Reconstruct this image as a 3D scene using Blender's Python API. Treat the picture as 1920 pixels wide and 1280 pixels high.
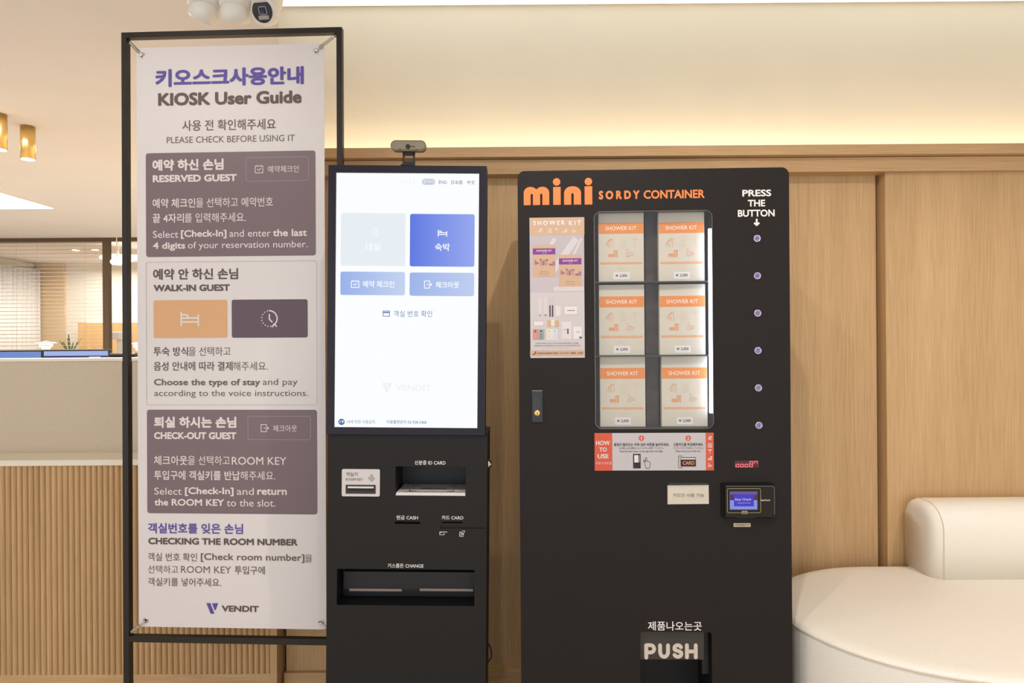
import bpy, bmesh, math, random
from mathutils import Matrix, Vector
random.seed(7)
for o in list(bpy.data.objects): bpy.data.objects.remove(o)
SC = bpy.context.scene; COL = SC.collection
R = math.radians
EYE = 1.28; FPX = 1280.0; ROLL = R(0.42); CEIL = 2.611

# ------------------------------------------------------------------ camera, world, lights, exposure
cd = bpy.data.cameras.new('camera'); cd.sensor_width = 36; cd.lens = 24; cd.clip_start = .05
cam = bpy.data.objects.new('camera', cd); COL.objects.link(cam)
cam.matrix_world = Matrix.Translation((0, 0, EYE)) @ Matrix.Rotation(R(90), 4, 'X') @ Matrix.Rotation(-ROLL, 4, 'Z')
SC.camera = cam
SC.view_settings.view_transform = 'Standard'; SC.view_settings.look = 'None'
SC.view_settings.gamma = 1; SC.view_settings.use_curve_mapping = False
SC.view_settings.exposure = 0.0
w = bpy.data.worlds.new('world'); SC.world = w; w.use_nodes = True
w.node_tree.nodes['Background'].inputs[0].default_value = (.95, .98, 1.04, 1)
w.node_tree.nodes['Background'].inputs[1].default_value = 1.7

def area(name, loc, size, power, col, target=None, shape='DISK', sy=None, spread=180):
    l = bpy.data.lights.new(name, 'AREA'); l.shape = shape; l.size = size
    if sy: l.size_y = sy
    l.energy = power; l.color = col; l.spread = R(spread)
    o = bpy.data.objects.new(name, l); COL.objects.link(o); o.location = loc
    if target: o.rotation_euler = (Vector(target) - Vector(loc)).to_track_quat('-Z', 'Y').to_euler()
    return o
def spot(name, loc, target, power, ang, blend, col, rad=.03):
    l = bpy.data.lights.new(name, 'SPOT'); l.energy = power; l.spot_size = R(ang); l.spot_blend = blend
    l.color = col; l.shadow_soft_size = rad
    o = bpy.data.objects.new(name, l); COL.objects.link(o); o.location = loc
    o.rotation_euler = (Vector(target) - Vector(loc)).to_track_quat('-Z', 'Y').to_euler()
    return o
WARM = (1, .955, .90)
spot('downlight_lamp', (-.12, .84, CEIL - .01), (.6, 2.0, 0), 26, 105, .5, WARM, .02)
spot('downlight_lamp', (.31, .98, CEIL - .01), (.9, 2.0, 0), 44, 105, .5, WARM, .02)
spot('downlight_lamp', (1.75, 1.25, CEIL - .01), (1.6, 1.9, .2), 62, 100, .9, WARM, .04)
spot('downlight_lamp', (-1.5, .9, CEIL - .01), (-1.2, 2.3, .3), 34, 110, .6, WARM, .04)
for lx_, ly_ in ((-3.2, 5.6), (-3.0, 3.6), (-1.9, 6.4), (-5.6, 5.2)):
    area('ceiling_bounce_fill', (lx_, ly_, CEIL - .03), .5, 55, (1, .985, .97), (lx_, ly_, 0))  # added fill lights: floor bounce brightens the reception ceiling, no fixtures here
area('office_glow', (-6.0, 9.9, 2.5), 1.8, 70, (1, .95, .88), (-6.0, 9.9, 0), 'RECTANGLE', 2.0)

# ------------------------------------------------------------------ materials
def lin(c):
    return tuple(((v / 255) / 12.92 if v / 255 <= .04045 else ((v / 255 + .055) / 1.055) ** 2.4) for v in c) + (1,)
MATS = {}
def mat(name, rgb=(200, 200, 200), rough=.5, metal=0, emit=0, spec=.5, noise=None, coat=0):
    if name in MATS: return MATS[name]
    m = bpy.data.materials.new(name); m.use_nodes = True; nt = m.node_tree
    b = nt.nodes['Principled BSDF']
    b.inputs['Base Color'].default_value = lin(rgb); b.inputs['Roughness'].default_value = rough
    b.inputs['Metallic'].default_value = metal; b.inputs['Specular IOR Level'].default_value = spec
    b.inputs['Coat Weight'].default_value = coat
    if emit:
        b.inputs['Emission Color'].default_value = lin(rgb); b.inputs['Emission Strength'].default_value = emit
        b.inputs['Base Color'].default_value = (0.01, .01, .01, 1); b.inputs['Specular IOR Level'].default_value = .1
    if noise:
        scale, amt, bump = noise
        tc = nt.nodes.new('ShaderNodeNewGeometry'); n = nt.nodes.new('ShaderNodeTexNoise')
        n.inputs['Scale'].default_value = scale; n.inputs['Detail'].default_value = 4
        nt.links.new(tc.outputs['Position'], n.inputs['Vector'])
        r = nt.nodes.new('ShaderNodeValToRGB')
        c = lin(rgb)
        r.color_ramp.elements[0].color = tuple(v * (1 - amt) for v in c[:3]) + (1,)
        r.color_ramp.elements[1].color = tuple(min(1, v * (1 + amt)) for v in c[:3]) + (1,)
        r.color_ramp.elements[0].position = .3; r.color_ramp.elements[1].position = .7
        nt.links.new(n.outputs['Fac'], r.inputs['Fac']); nt.links.new(r.outputs['Color'], b.inputs['Base Color'])
        if bump:
            bp = nt.nodes.new('ShaderNodeBump'); bp.inputs['Strength'].default_value = bump; bp.inputs['Distance'].default_value = .002
            nt.links.new(n.outputs['Fac'], bp.inputs['Height']); nt.links.new(bp.outputs['Normal'], b.inputs['Normal'])
    MATS[name] = m; return m
def wood(name, rgb, axis='z', amt=.16):
    if name in MATS: return MATS[name]
    m = bpy.data.materials.new(name); m.use_nodes = True; nt = m.node_tree; b = nt.nodes['Principled BSDF']
    g = nt.nodes.new('ShaderNodeNewGeometry')
    def layer(sc, along, across, det):
        mp = nt.nodes.new('ShaderNodeMapping')
        mp.inputs['Scale'].default_value = (across, across, along) if axis == 'z' else (along, across, across)
        n = nt.nodes.new('ShaderNodeTexNoise'); n.inputs['Scale'].default_value = sc; n.inputs['Detail'].default_value = det
        nt.links.new(g.outputs['Position'], mp.inputs['Vector']); nt.links.new(mp.outputs['Vector'], n.inputs['Vector'])
        return n
    fine = layer(1, 7, 330, 3); broad = layer(1, .7, 11, 3)
    mx = nt.nodes.new('ShaderNodeMix'); mx.data_type = 'FLOAT'; mx.inputs[0].default_value = .42
    nt.links.new(fine.outputs['Fac'], mx.inputs[2]); nt.links.new(broad.outputs['Fac'], mx.inputs[3])
    r = nt.nodes.new('ShaderNodeValToRGB'); c = lin(rgb)
    r.color_ramp.elements[0].position = .33; r.color_ramp.elements[1].position = .67
    r.color_ramp.elements[0].color = (c[0] * (1 - amt), c[1] * (1 - amt * 1.15), c[2] * (1 - amt * 1.5), 1)
    r.color_ramp.elements[1].color = (min(1, c[0] * (1 + amt)), min(1, c[1] * (1 + amt * 1.05)), min(1, c[2] * (1 + amt * 1.2)), 1)
    nt.links.new(mx.outputs[0], r.inputs['Fac']); nt.links.new(r.outputs['Color'], b.inputs['Base Color'])
    b.inputs['Roughness'].default_value = .55; b.inputs['Specular IOR Level'].default_value = .3
    bp = nt.nodes.new('ShaderNodeBump'); bp.inputs['Strength'].default_value = .12; bp.inputs['Distance'].default_value = .001
    nt.links.new(fine.outputs['Fac'], bp.inputs['Height']); nt.links.new(bp.outputs['Normal'], b.inputs['Normal'])
    MATS[name] = m; return m
def glass(name, tint=(1, 1, 1), refl=.06):
    if name in MATS: return MATS[name]
    m = bpy.data.materials.new(name); m.use_nodes = True; nt = m.node_tree; nt.nodes.remove(nt.nodes['Principled BSDF'])
    t = nt.nodes.new('ShaderNodeBsdfTransparent'); t.inputs[0].default_value = tint + (1,)
    gl = nt.nodes.new('ShaderNodeBsdfGlossy'); gl.inputs['Roughness'].default_value = .03
    mx = nt.nodes.new('ShaderNodeMixShader'); mx.inputs[0].default_value = refl
    nt.links.new(t.outputs[0], mx.inputs[1]); nt.links.new(gl.outputs[0], mx.inputs[2])
    nt.links.new(mx.outputs[0], nt.nodes['Material Output'].inputs[0]); MATS[name] = m; return m

WOOD = wood('oak_veneer', (205, 168, 122)); WOODH = wood('oak_veneer_across', (208, 170, 124), 'x')
BLACK = mat('black_powder_coat', (37, 32, 29), .5, 0, 0, .18, (900, .12, .12))
KBLACK = mat('black_kiosk_coat', (34, 31, 29), .45, 0, 0, .2, (900, .12, .12))
DARK = mat('recess_black', (12, 12, 13), .6)
WHITE_INK = mat('white_ink', (240, 236, 230), .6)

# ------------------------------------------------------------------ object helpers
def link(name, me, m=None, parent=None, smooth=False):
    o = bpy.data.objects.new(name, me); COL.objects.link(o)
    if m is not None:
        me.materials.clear(); me.materials.append(m)
    if parent is not None: o.parent = parent
    if smooth:
        for p in me.polygons: p.use_smooth = True
    return o
def tag(o, label, cat, group=None):
    o['label'] = label; o['category'] = cat
    if group: o['group'] = group
    return o
def struct(o): o['kind'] = 'structure'; return o
def thing(name, label, cat, M=None, group=None):
    o = bpy.data.objects.new(name, None); COL.objects.link(o); o.empty_display_size = .1
    if M is not None: o.matrix_world = M
    return tag(o, label, cat, group)
def me_from(bm):
    bmesh.ops.recalc_face_normals(bm, faces=bm.faces)
    me = bpy.data.meshes.new('mesh'); bm.to_mesh(me); bm.free(); return me
def box(x0, x1, y0, y1, z0, z1, bev=0, seg=2):
    bm = bmesh.new(); bmesh.ops.create_cube(bm, size=1)
    bmesh.ops.scale(bm, vec=(x1 - x0, y1 - y0, z1 - z0), verts=bm.verts)
    bmesh.ops.translate(bm, vec=((x0 + x1) / 2, (y0 + y1) / 2, (z0 + z1) / 2), verts=bm.verts)
    if bev: bmesh.ops.bevel(bm, geom=bm.edges[:], offset=bev, segments=seg, profile=.5, affect='EDGES')
    return me_from(bm)
def sbox(name, d, m, parent=None, bev=0, seg=2, smooth=False):
    return link(name, box(*d, bev, seg), m, parent, smooth)
def cavity(x0, x1, z0, z1, y0, y1, flare=0):
    v = [(x0, y0, z0), (x1, y0, z0), (x1, y0, z1), (x0, y0, z1), (x0, y1, z0), (x1, y1, z0), (x1, y1, z1), (x0, y1, z1)]
    f = [(4, 5, 6, 7), (0, 1, 5, 4), (1, 2, 6, 5), (2, 3, 7, 6), (3, 0, 4, 7)]
    me = bpy.data.meshes.new('mesh'); me.from_pydata(v, [], f); return me
def lathe(prof, n=32, axis='z', loc=(0, 0, 0)):
    """prof: list of (radius, height)"""
    v = []; f = []
    for r, h in prof:
        for k in range(n):
            a = 2 * math.pi * k / n; p = (r * math.cos(a), r * math.sin(a), h)
            if axis == 'y': p = (p[0], -p[2], p[1])      # height points towards -y (the viewer)
            if axis == 'x': p = (p[2], p[0], p[1])
            v.append((p[0] + loc[0], p[1] + loc[1], p[2] + loc[2]))
    for i in range(len(prof) - 1):
        for k in range(n):
            f.append((i * n + k, i * n + (k + 1) % n, (i + 1) * n + (k + 1) % n, (i + 1) * n + k))
    f.append(tuple(range(n))); f.append(tuple((len(prof) - 1) * n + k for k in range(n)))
    bm = bmesh.new(); vs = [bm.verts.new(p) for p in v]
    for q in f:
        try: bm.faces.new([vs[i] for i in q])
        except ValueError: pass
    bmesh.ops.remove_doubles(bm, verts=bm.verts, dist=1e-6)
    return me_from(bm)
def tube(pts, r, cyclic=False, res=3, smooth=False):
    c = bpy.data.curves.new('c', 'CURVE'); c.dimensions = '3D'; c.bevel_depth = r; c.bevel_resolution = res; c.use_fill_caps = True
    if smooth:
        s = c.splines.new('NURBS'); s.points.add(len(pts) - 1); s.order_u = 4; s.use_endpoint_u = True; s.resolution_u = 6
    else:
        s = c.splines.new('POLY'); s.points.add(len(pts) - 1)
    for p, q in zip(s.points, pts): p.co = (*q, 1)
    s.use_cyclic_u = cyclic
    return bake(c)
def bake(c):
    o = bpy.data.objects.new('t', c)
    me = bpy.data.meshes.new_from_object(o)
    bpy.data.objects.remove(o); bpy.data.curves.remove(c); me.use_auto_texspace = True; return me
def shape(loops, y=0, th=0):
    """filled flat shape (holes allowed) in the x-z plane, front face at y, thickness th behind it"""
    c = bpy.data.curves.new('c', 'CURVE'); c.dimensions = '2D'; c.fill_mode = 'BOTH'; c.extrude = th / 2
    for l in loops:
        s = c.splines.new('POLY'); s.points.add(len(l) - 1)
        for p, q in zip(s.points, l): p.co = (q[0], q[1], 0, 1)
        s.use_cyclic_u = True
    me = bake(c)
    for v in me.vertices: v.co = (v.co.x, -v.co.z + y + th / 2, v.co.y)
    return me
def rrect(x0, x1, z0, z1, r=0, n=6, corners=(1, 1, 1, 1)):
    """corners: bl, br, tr, tl"""
    out = []
    for (cx, cz, a0, on_) in ((x0 + r, z0 + r, 180, corners[0]), (x1 - r, z0 + r, 270, corners[1]), (x1 - r, z1 - r, 0, corners[2]), (x0 + r, z1 - r, 90, corners[3])):
        if r == 0 or not on_:
            out.append({180: (x0, z0), 270: (x1, z0), 0: (x1, z1), 90: (x0, z1)}[a0]); continue
        for k in range(n + 1):
            a = R(a0 + 90 * k / n); out.append((cx + r * math.cos(a), cz + r * math.sin(a)))
    return out
def circ(cx, cz, r, n=24, rz=None):
    return [(cx + r * math.cos(2 * math.pi * k / n), cz + (rz or r) * math.sin(2 * math.pi * k / n)) for k in range(n)]
def shell(outline, y0, y1):
    n = len(outline); v = [(x, y0, z) for x, z in outline] + [(x, y1, z) for x, z in outline]
    f = [(i, (i + 1) % n, n + (i + 1) % n, n + i) for i in range(n)] + [tuple(range(n, 2 * n))]
    me = bpy.data.meshes.new('mesh'); me.from_pydata(v, [], f); return me
def join(meshes):
    bm = bmesh.new()
    for m in meshes:
        bm.from_mesh(m); bpy.data.meshes.remove(m)
    me = bpy.data.meshes.new('mesh'); bm.to_mesh(me); bm.free(); return me

class Frame:
    """a flat face of a real thing: origin on the floor below the middle of its front, x right, y back, z up"""
    def __init__(s, P0, yaw, lean):
        s.Q = Matrix.Rotation(R(yaw), 4, 'Z') @ Matrix.Rotation(R(lean), 4, 'Y')
        h = P0[2] / (s.Q @ Vector((0, 0, 1))).z
        s.M = Matrix.Translation(Vector(P0) - (s.Q @ Vector((0, 0, h)))) @ s.Q
        s.I = s.M.inverted()
    def on(s, px, py, dy=0):
        o = s.I @ Vector((0, 0, EYE)); d = s.I.to_3x3() @ raydir(px, py)
        t = (dy - o.y) / d.y; q = o + d * t; return q.x, q.z
    def bx(s, x0, x1, yt, yb, dy=0):
        xc, yc = (x0 + x1) / 2, (yt + yb) / 2
        cx, cz = s.on(xc, yc, dy); a = s.on(xc - 5, yc, dy); b = s.on(xc + 5, yc, dy)
        e = s.on(xc, yc - 5, dy); f = s.on(xc, yc + 5, dy)
        sx = (b[0] - a[0]) / 10; sz = (e[1] - f[1]) / 10
        return cx - (x1 - x0) / 2 * sx, cx + (x1 - x0) / 2 * sx, cz - (yb - yt) / 2 * sz, cz + (yb - yt) / 2 * sz
def raydir(px, py):
    u = (px - 960) / FPX; v = (640 - py) / FPX
    return Vector((u * math.cos(ROLL) + v * math.sin(ROLL), 1, -u * math.sin(ROLL) + v * math.cos(ROLL)))
def at(px, py, Y):
    d = raydir(px, py) * Y; return d.x, d.z + EYE
def plan(px, py, z):
    d = raydir(px, py); t = (z - EYE) / d.z; return d.x * t, t

def text_mesh(s, bold=0, b4=None):
    c = bpy.data.curves.new('t', 'FONT'); c.body = s; c.resolution_u = 3
    me = bake(c)
    if bold <= .003: return me
    # heavier weight: the glyphs repeated around a small circle, each a hair in front of the last
    vs = [v.co.copy() for v in me.vertices]; fs = [tuple(p.vertices) for p in me.polygons]; n = len(vs)
    k = 8 if bold > .02 else 4; r = bold * 1.0; V_ = []; F_ = []
    for i in range(k + 1):
        dx, dy = (r * math.cos(2 * math.pi * (i + .5) / k), r * math.sin(2 * math.pi * (i + .5) / k)) if i else (0, 0)
        V_ += [(v.x + dx, v.y + dy, i) for v in vs]; F_ += [tuple(q + i * n for q in f) for f in fs]
    bpy.data.meshes.remove(me); me = bpy.data.meshes.new('mesh'); me.from_pydata(V_, [], F_); return me
def fit(me, b, y):
    xs = [v.co.x for v in me.vertices]; ys = [v.co.y for v in me.vertices]
    sx = (b[1] - b[0]) / (max(xs) - min(xs)); sz = (b[3] - b[2]) / (max(ys) - min(ys)); mx, my = min(xs), min(ys)
    for v in me.vertices: v.co = ((v.co.x - mx) * sx + b[0], y - v.co.z * 2e-5, (v.co.y - my) * sz + b[2])
    return me
BOLD = .022; XB = .044; MED = .010
def write(f, parent, s, x0, x1, yc, h, m, bold=0, dy=0, lift=.0008, name='lettering'):
    b = f.bx(x0, x1, yc - h / 2, yc + h / 2, dy)
    return link(name, fit(text_mesh(s, bold), b, dy - lift), m, parent)
def write_l(parent, s, b, m, bold=0, y=0, name='lettering'):
    return link(name, fit(text_mesh(s, bold), b, y), m, parent)
def stroke(pts, w, y, closed=False, cap=True):
    """flat ribbon in the x-z plane"""
    ms_v = []; ms_f = []
    n = len(pts); segs = [(pts[i], pts[(i + 1) % n]) for i in range(n if closed else n - 1)]
    y0 = y
    for si, (a, b) in enumerate(segs):
        y = y0 - si * 1e-5
        dx, dz = b[0] - a[0], b[1] - a[1]; L = math.hypot(dx, dz) or 1e-9; nx, nz = -dz / L * w / 2, dx / L * w / 2
        k = len(ms_v); ms_v += [(a[0] + nx, y, a[1] + nz), (a[0] - nx, y, a[1] - nz), (b[0] - nx, y, b[1] - nz), (b[0] + nx, y, b[1] + nz)]; ms_f.append((k, k + 1, k + 2, k + 3))
    if cap:
        for i, p in enumerate(pts):
            y = y0 - (n + i) * 1e-5
            k = len(ms_v); ms_v += [(x, y, z) for x, z in circ(p[0], p[1], w / 2, 8)]; ms_f.append(tuple(range(k, k + 8)))
    me = bpy.data.meshes.new('mesh'); me.from_pydata(ms_v, [], ms_f); return me
def arc(cx, cz, r, a0, a1, n=14):
    return [(cx + r * math.cos(R(a0 + (a1 - a0) * k / n)), cz + r * math.sin(R(a0 + (a1 - a0) * k / n))) for k in range(n + 1)]
# icons as strokes in a unit box: (points, closed)
CLOCK = [(arc(.5, .5, .46, 90, -60), 0), ([(.5, .74), (.5, .46), (.66, .30)], 0), ([(.68, .02), (.78, .18), (.92, .05)], 0)] + \
        [([(.5 + .46 * math.cos(R(a)), .5 + .46 * math.sin(R(a)))] * 2, 0) for a in range(105, 300, 22)]
BED = [([(.03, 0), (.03, 1)], 0), ([(.97, 0), (.97, .78)], 0), ([(.03, .28), (.97, .28)], 0), ([(.03, .58), (.97, .58)], 0), ([(.03, .82), (.36, .82), (.42, .60)], 0)]
CHECK = [([(0, 0), (1, 0), (1, .92), (0, .92)], 1), ([(.28, .5), (.45, .32), (.74, .62)], 0), ([(.25, .85), (.25, 1)], 0), ([(.75, .85), (.75, 1)], 0)]
EXIT = [([(.7, .3), (.7, 0), (0, 0), (0, 1), (.7, 1), (.7, .7)], 0), ([(.38, .5), (1, .5)], 0), ([(.82, .66), (1, .5), (.82, .34)], 0)]
CARDI = [([(0, 0), (1, 0), (1, 1), (0, 1)], 1), ([(0, .66), (1, .66)], 0), ([(0, .78), (1, .78)], 0)]
HAND = [([(.2, .55), (0, .68), (.05, .78), (.3, .6), (.3, .95), (.4, 1), (.48, .95), (.48, .7), (.9, .6), (1, .5), (.95, .2), (.85, 0), (.4, 0), (.2, .35)], 1)]
SHOWER = [([(.25, .62), (.62, .98)], 0), ([(.62, .98), (.9, .98), (.9, 0)], 0), ([(.30, .55), (.02, .30)], 0), ([(.38, .48), (.16, .12)], 0), ([(.5, .46), (.36, .05)], 0), ([(.62, .44), (.56, .02)], 0), ([(.28, .60), (.75, .75), (.62, .95)], 1)]
BOTTLES = [([(0, 0), (.42, 0), (.42, .6), (.3, .75), (.12, .75), (0, .6)], 1), ([(.15, .75), (.15, 1), (.3, 1)], 0), ([(.62, 0), (.95, 0), (1, .95), (.56, .95)], 1), ([(.58, .15), (.98, .15)], 0)]
RAZOR = [([(.5, 0), (.5, .85)], 0), ([(0, .98), (1, .98)], 0), ([(.05, .86), (.95, .86)], 0)]
TOWELS = [([(0, .06), (.5, .06)], 0), ([(0, .22), (.5, .22)], 0), ([(0, .38), (.5, .38)], 0), ([(.62, 0), (.62, .9)], 0), ([(.8, 0), (.8, .9)], 0), ([(.97, 0), (.97, .9)], 0), ([(.6, .9), (1, .9)], 0)]
SOAP = [([(.1, .1), (.4, 0), (.7, .2), (.95, .2), (.95, .4), (.7, .42), (.5, .6), (.15, .45), (.1, .1)], 1), ([(.2, .7), (.35, .95)], 0), ([(.1, .75), (.1, .9)], 0), ([(.3, .3), (.4, .2), (.6, .38)], 0)]
def icon_l(parent, ic, b, w, m, y, name='icon', cap=True):
    sx, sz = b[1] - b[0], b[3] - b[2]
    return link(name, join([stroke([(b[0] + p[0] * sx, b[2] + p[1] * sz) for p in pts], w, y, bool(c), cap) for pts, c in ic]), m, parent)
def icon(f, parent, ic, x0, x1, yt, yb, wpx, m, dy=0, lift=.0008, name='icon'):
    b = f.bx(x0, x1, yt, yb, dy); return icon_l(parent, ic, b, wpx * (b[1] - b[0]) / (x1 - x0), m, dy - lift, name)
def patch(f, parent, x0, x1, yt, yb, rpx, m, name, dy=0, lift=.0004, th=0):
    b = f.bx(x0, x1, yt, yb, dy); s = (b[1] - b[0]) / (x1 - x0)
    return link(name, shape([rrect(*b, rpx * s)], dy - lift, th), m, parent)
def outline(f, parent, x0, x1, yt, yb, rpx, wpx, m, name='outline', dy=0, lift=.0006):
    b = f.bx(x0, x1, yt, yb, dy); s = (b[1] - b[0]) / (x1 - x0)
    return link(name, stroke(rrect(*b, rpx * s), wpx * s, dy - lift, True, False), m, parent)

# ================================================================== THE ROOM
WHITE = mat('warm_white_paint', (232, 224, 204), .8, 0, 0, .2, (3, .02, 0))
CEILM = mat('ceiling_paint', (224, 220, 220), .85, 0, 0, .2, (2, .02, 0))
struct(sbox('floor', (-9, 4.2, -3, 13, -.1, 0), mat('pale_stone_tile', (214, 204, 188), .35, 0, 0, .5, (4, .06, 0))))
struct(sbox('ceiling', (-9, 4.2, -3, 8.42, CEIL, CEIL + .12), CEILM))
# wainscot wall behind the machines, lit cove above it
PL = -.845; PR = 4.1
struct(sbox('wall_back', (-.915, PR, 2.70, 2.84, 0, CEIL), WHITE))
lt_ = thing('linear_ceiling_light', 'long glowing light slot in the ceiling along the top of the cream wall', 'ceiling light', Matrix.Translation((0, 2.60, CEIL - .012)))
sbox('diffuser', (-.90, 4.05, -.075, .075, 0, .006), mat('slot_light', (255, 250, 240), .5, 0, 1.25), lt_)
sbox('rim', (-.905, 4.055, -.08, .08, .006, .012), WHITE, lt_)
wa = struct(sbox('wall_wainscot', (PL, PR, 2.545, 2.70, 0, 1.925), WOOD))
seamx = at(1655.5, 660, 2.50)[0]
edges = [PL, PL + .0, -.28, .36, 1.0, seamx]
sbox('panel', (PL + .003, -.233, 2.52, 2.545, .06, 1.895), WOOD, wa, .001)
sbox('panel', (-.230, .62, 2.52, 2.545, .06, 1.895), WOOD, wa, .001)
sbox('panel', (.623, seamx - .012, 2.52, 2.545, .06, 1.895), WOOD, wa, .001)
sbox('panel', (seamx + .0, 2.75, 2.478, 2.545, .06, 1.895), WOOD, wa, .0015)
sbox('panel', (2.753, PR, 2.478, 2.545, .06, 1.895), WOOD, wa, .0015)
struct(sbox('trim_1', (PL, PR, 2.46, 2.60, 1.883, 1.935), WOODH, None, .001))
struct(sbox('trim_2', (PL - .004, PR, 2.43, 2.575, 1.937, 1.973), WOODH, None, .0015))
struct(sbox('baseboard_back', (PL, PR, 2.50, 2.545, 0, .072), WOODH, None, .002))
led = mat('warm_led', (255, 238, 206), .5, 0, 22)
t = thing('led_strip', 'warm white strip light hidden in the trough on top of the oak wall panelling', 'light strip', Matrix.Translation((0, 2.612, 1.925)))
sbox('channel', (PL + .02, PR, -.016, .016, 0, .006), mat('aluminium', (190, 190, 190), .4, 1), t)
sbox('diffuser', (PL + .02, PR, -.012, .012, .006, .012), led, t)
# return wall running back beside the office, and the office itself
struct(sbox('wall_return', (-.915, -.77, 2.84, 8.4, 0, CEIL), WHITE))
struct(sbox('wall_right', (4.1, 4.2, -3, 2.84, 0, CEIL), WHITE))

struct(sbox('wall_left', (-9.1, -9, -3, 13, 0, CEIL), WHITE))
# reception counter
ct = thing('reception_counter', 'long reception counter with oak fluted front, pale ledge and beige stone upstand', 'counter', Matrix.Translation((0, 2.45, 0)))
stone = mat('beige_stone', (206, 190, 165), .6, 0, 0, .4, (160, .05, .05))
pale = mat('pale_ledge', (238, 228, 208), .45)
CX0, CX1 = -3.4, -.852
sbox('body', (CX0, -.925, .03, .75, .0, .845), WOOD, ct); sbox('end_panel', (-.925, CX1, .03, .09, 0, .845), WOOD, ct)
sbox('kick_board', (CX0, CX1, .0, .03, 0, .095), WOODH, ct, .001)
sbox('end_stile', (CX1 - .024, CX1, .0, .03, .095, .846), WOOD, ct, .001)
sbox('ledge', (CX0, CX1, -.004, .17, .846, .867), pale, ct, .002)
sbox('upstand', (CX0, -.925, .17, .215, .86, 1.216), stone, ct, .001)
sbox('counter_top', (CX0, -.92, .165, .30, 1.216, 1.228), pale, ct, .002)
# one rounded flute, copied
def flute_mesh(p=.0207, d=.012):
    prof = [(0, .03), (0, .014)] + [(p * .5 + (p * .47) * math.cos(R(180 - 180 * k / 8)), .012 - d * math.sin(R(180 * k / 8))) for k in range(9)] + [(p, .014), (p, .03)]
    v = [(x, y, .095) for x, y in prof] + [(x, y, .846) for x, y in prof]; n = len(prof)
    me = bpy.data.meshes.new('mesh'); me.from_pydata(v, [], [(i, i + 1, n + i + 1, n + i) for i in range(n - 1)])
    for i, pl in enumerate(me.polygons): pl.use_smooth = 2 <= i <= 9
    return me
fm = flute_mesh(); x = CX1 - .024 - .0207; k = 0
while x > -2.55:
    o = link('flute', fm, None, ct)
    if k == 0: fm.materials.append(WOOD)
    o.location.x = x; x -= .0207; k += 1
sbox('flute_backing', (CX0, -2.53, .0, .03, .095, .846), WOOD, ct)

# glazed office partition with a venetian blind
PY = plan(60, 447, CEIL)[1]
brown = mat('brown_frame', (92, 72, 50), .5)
px0, _ = at(195.5, 550, PY); px1, _ = at(206.5, 550, PY)
wn = struct(sbox('window_1', (-8.8, PL, PY - .03, PY + .03, CEIL - .045, CEIL), brown))
sbox('mullion', (px0, px1, PY - .035, PY + .035, .9, CEIL - .04), brown, wn)
sbox('mullion', (px0 + 1.35, px1 + 1.35, PY - .035, PY + .035, .9, CEIL - .04), brown, wn)
sbox('sill', (-8.8, PL, PY - .04, PY + .04, .86, .90), brown, wn)
GL = glass('office_glass', (.97, .97, .96), .05)
sbox('pane', (-8.8, px0, PY - .004, PY + .004, .9, CEIL - .045), GL, wn)
sbox('pane', (px1, px1 + 1.28, PY - .004, PY + .004, .9, CEIL - .045), GL, wn)
struct(sbox('wall_partition', (-8.8, PL, PY - .05, PY + .05, 0, .86), WHITE))
bl = thing('venetian_blind', 'open white horizontal blind hanging inside the office glass', 'blind', Matrix.Translation((0, PY + .10, .95)))
slat = box(-8.6, px0 + .01, -.013, .013, -.0012, .0012)
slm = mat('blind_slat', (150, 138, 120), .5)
slat.materials.append(slm)
for k in range(33):
    o = link('slat', slat, None, bl); o.location.z = .03 + k * .0485; o.rotation_euler.x = R(12)
sbox('head_rail', (-8.6, px0 + .01, -.02, .02, CEIL - 1.0, CEIL - .952), mat('blind_rail', (225, 216, 198), .5), bl)
for cxp in (20, 60, 150): 
    xx, _ = at(cxp, 560, PY); sbox('ladder_cord', (xx - .0006, xx + .0006, -.001, .001, 0, CEIL - 1.0), slm, bl)
# office room
struct(sbox('ceiling_office', (-9, PL, 8.42, 13, CEIL, CEIL + .1), CEILM))
FY = 11.2
struct(sbox('wall_far', (-9, 4.1, FY, FY + .1, 0, CEIL), mat('office_wall', (236, 230, 220), .8)))
struct(sbox('wall_side', (-7.92, -7.80, PY + .05, FY, 0, CEIL), WHITE))
c0, _ = at(79, 560, FY - .05); c1, _ = at(120, 560, FY - .05)
struct(sbox('trim_3', (c0 - .1, c1, FY - .05, FY, 0, CEIL), mat('tan_column', (214, 186, 148), .7)))
q0, zt = at(146, 605, FY - .3)
ow = struct(sbox('trim_4', (q0, PL, FY - .3, FY - .02, 0, zt), wood('office_oak', (214, 172, 118))))
t = thing('led_strip', 'warm strip light along the top of the far office wood panel', 'light strip', Matrix.Translation((0, FY - .06, zt)))
sbox('diffuser', (q0, -3.5, -.012, .012, 0, .014), mat('office_led', (255, 232, 190), .5, 0, 5), t)
# curtain: a folded sheet running along the side wall
t = None
v = []; f = []; n = 150
for k in range(n + 1):
    yy = PY + .3 + (FY - .08 - PY - .3) * k / n; xx = -7.70 + .035 * math.sin(k * .9) + .012 * math.sin(k * 2.3)
    v += [(xx, yy, .03), (xx, yy, 2.50)]
for k in range(n): f.append((2 * k, 2 * k + 2, 2 * k + 3, 2 * k + 1))
me = bpy.data.meshes.new('mesh'); me.from_pydata(v, [], f)
cu = link('curtain', me, mat('white_sheer', (236, 234, 232), .9), None, True)
sm = cu.modifiers.new('s', 'SOLIDIFY'); sm.thickness = .003
tag(cu, 'white pleated curtain along the left wall of the office', 'curtain')
cu['label'] = 'white pleated full height curtain behind the office blind at far left'

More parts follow.
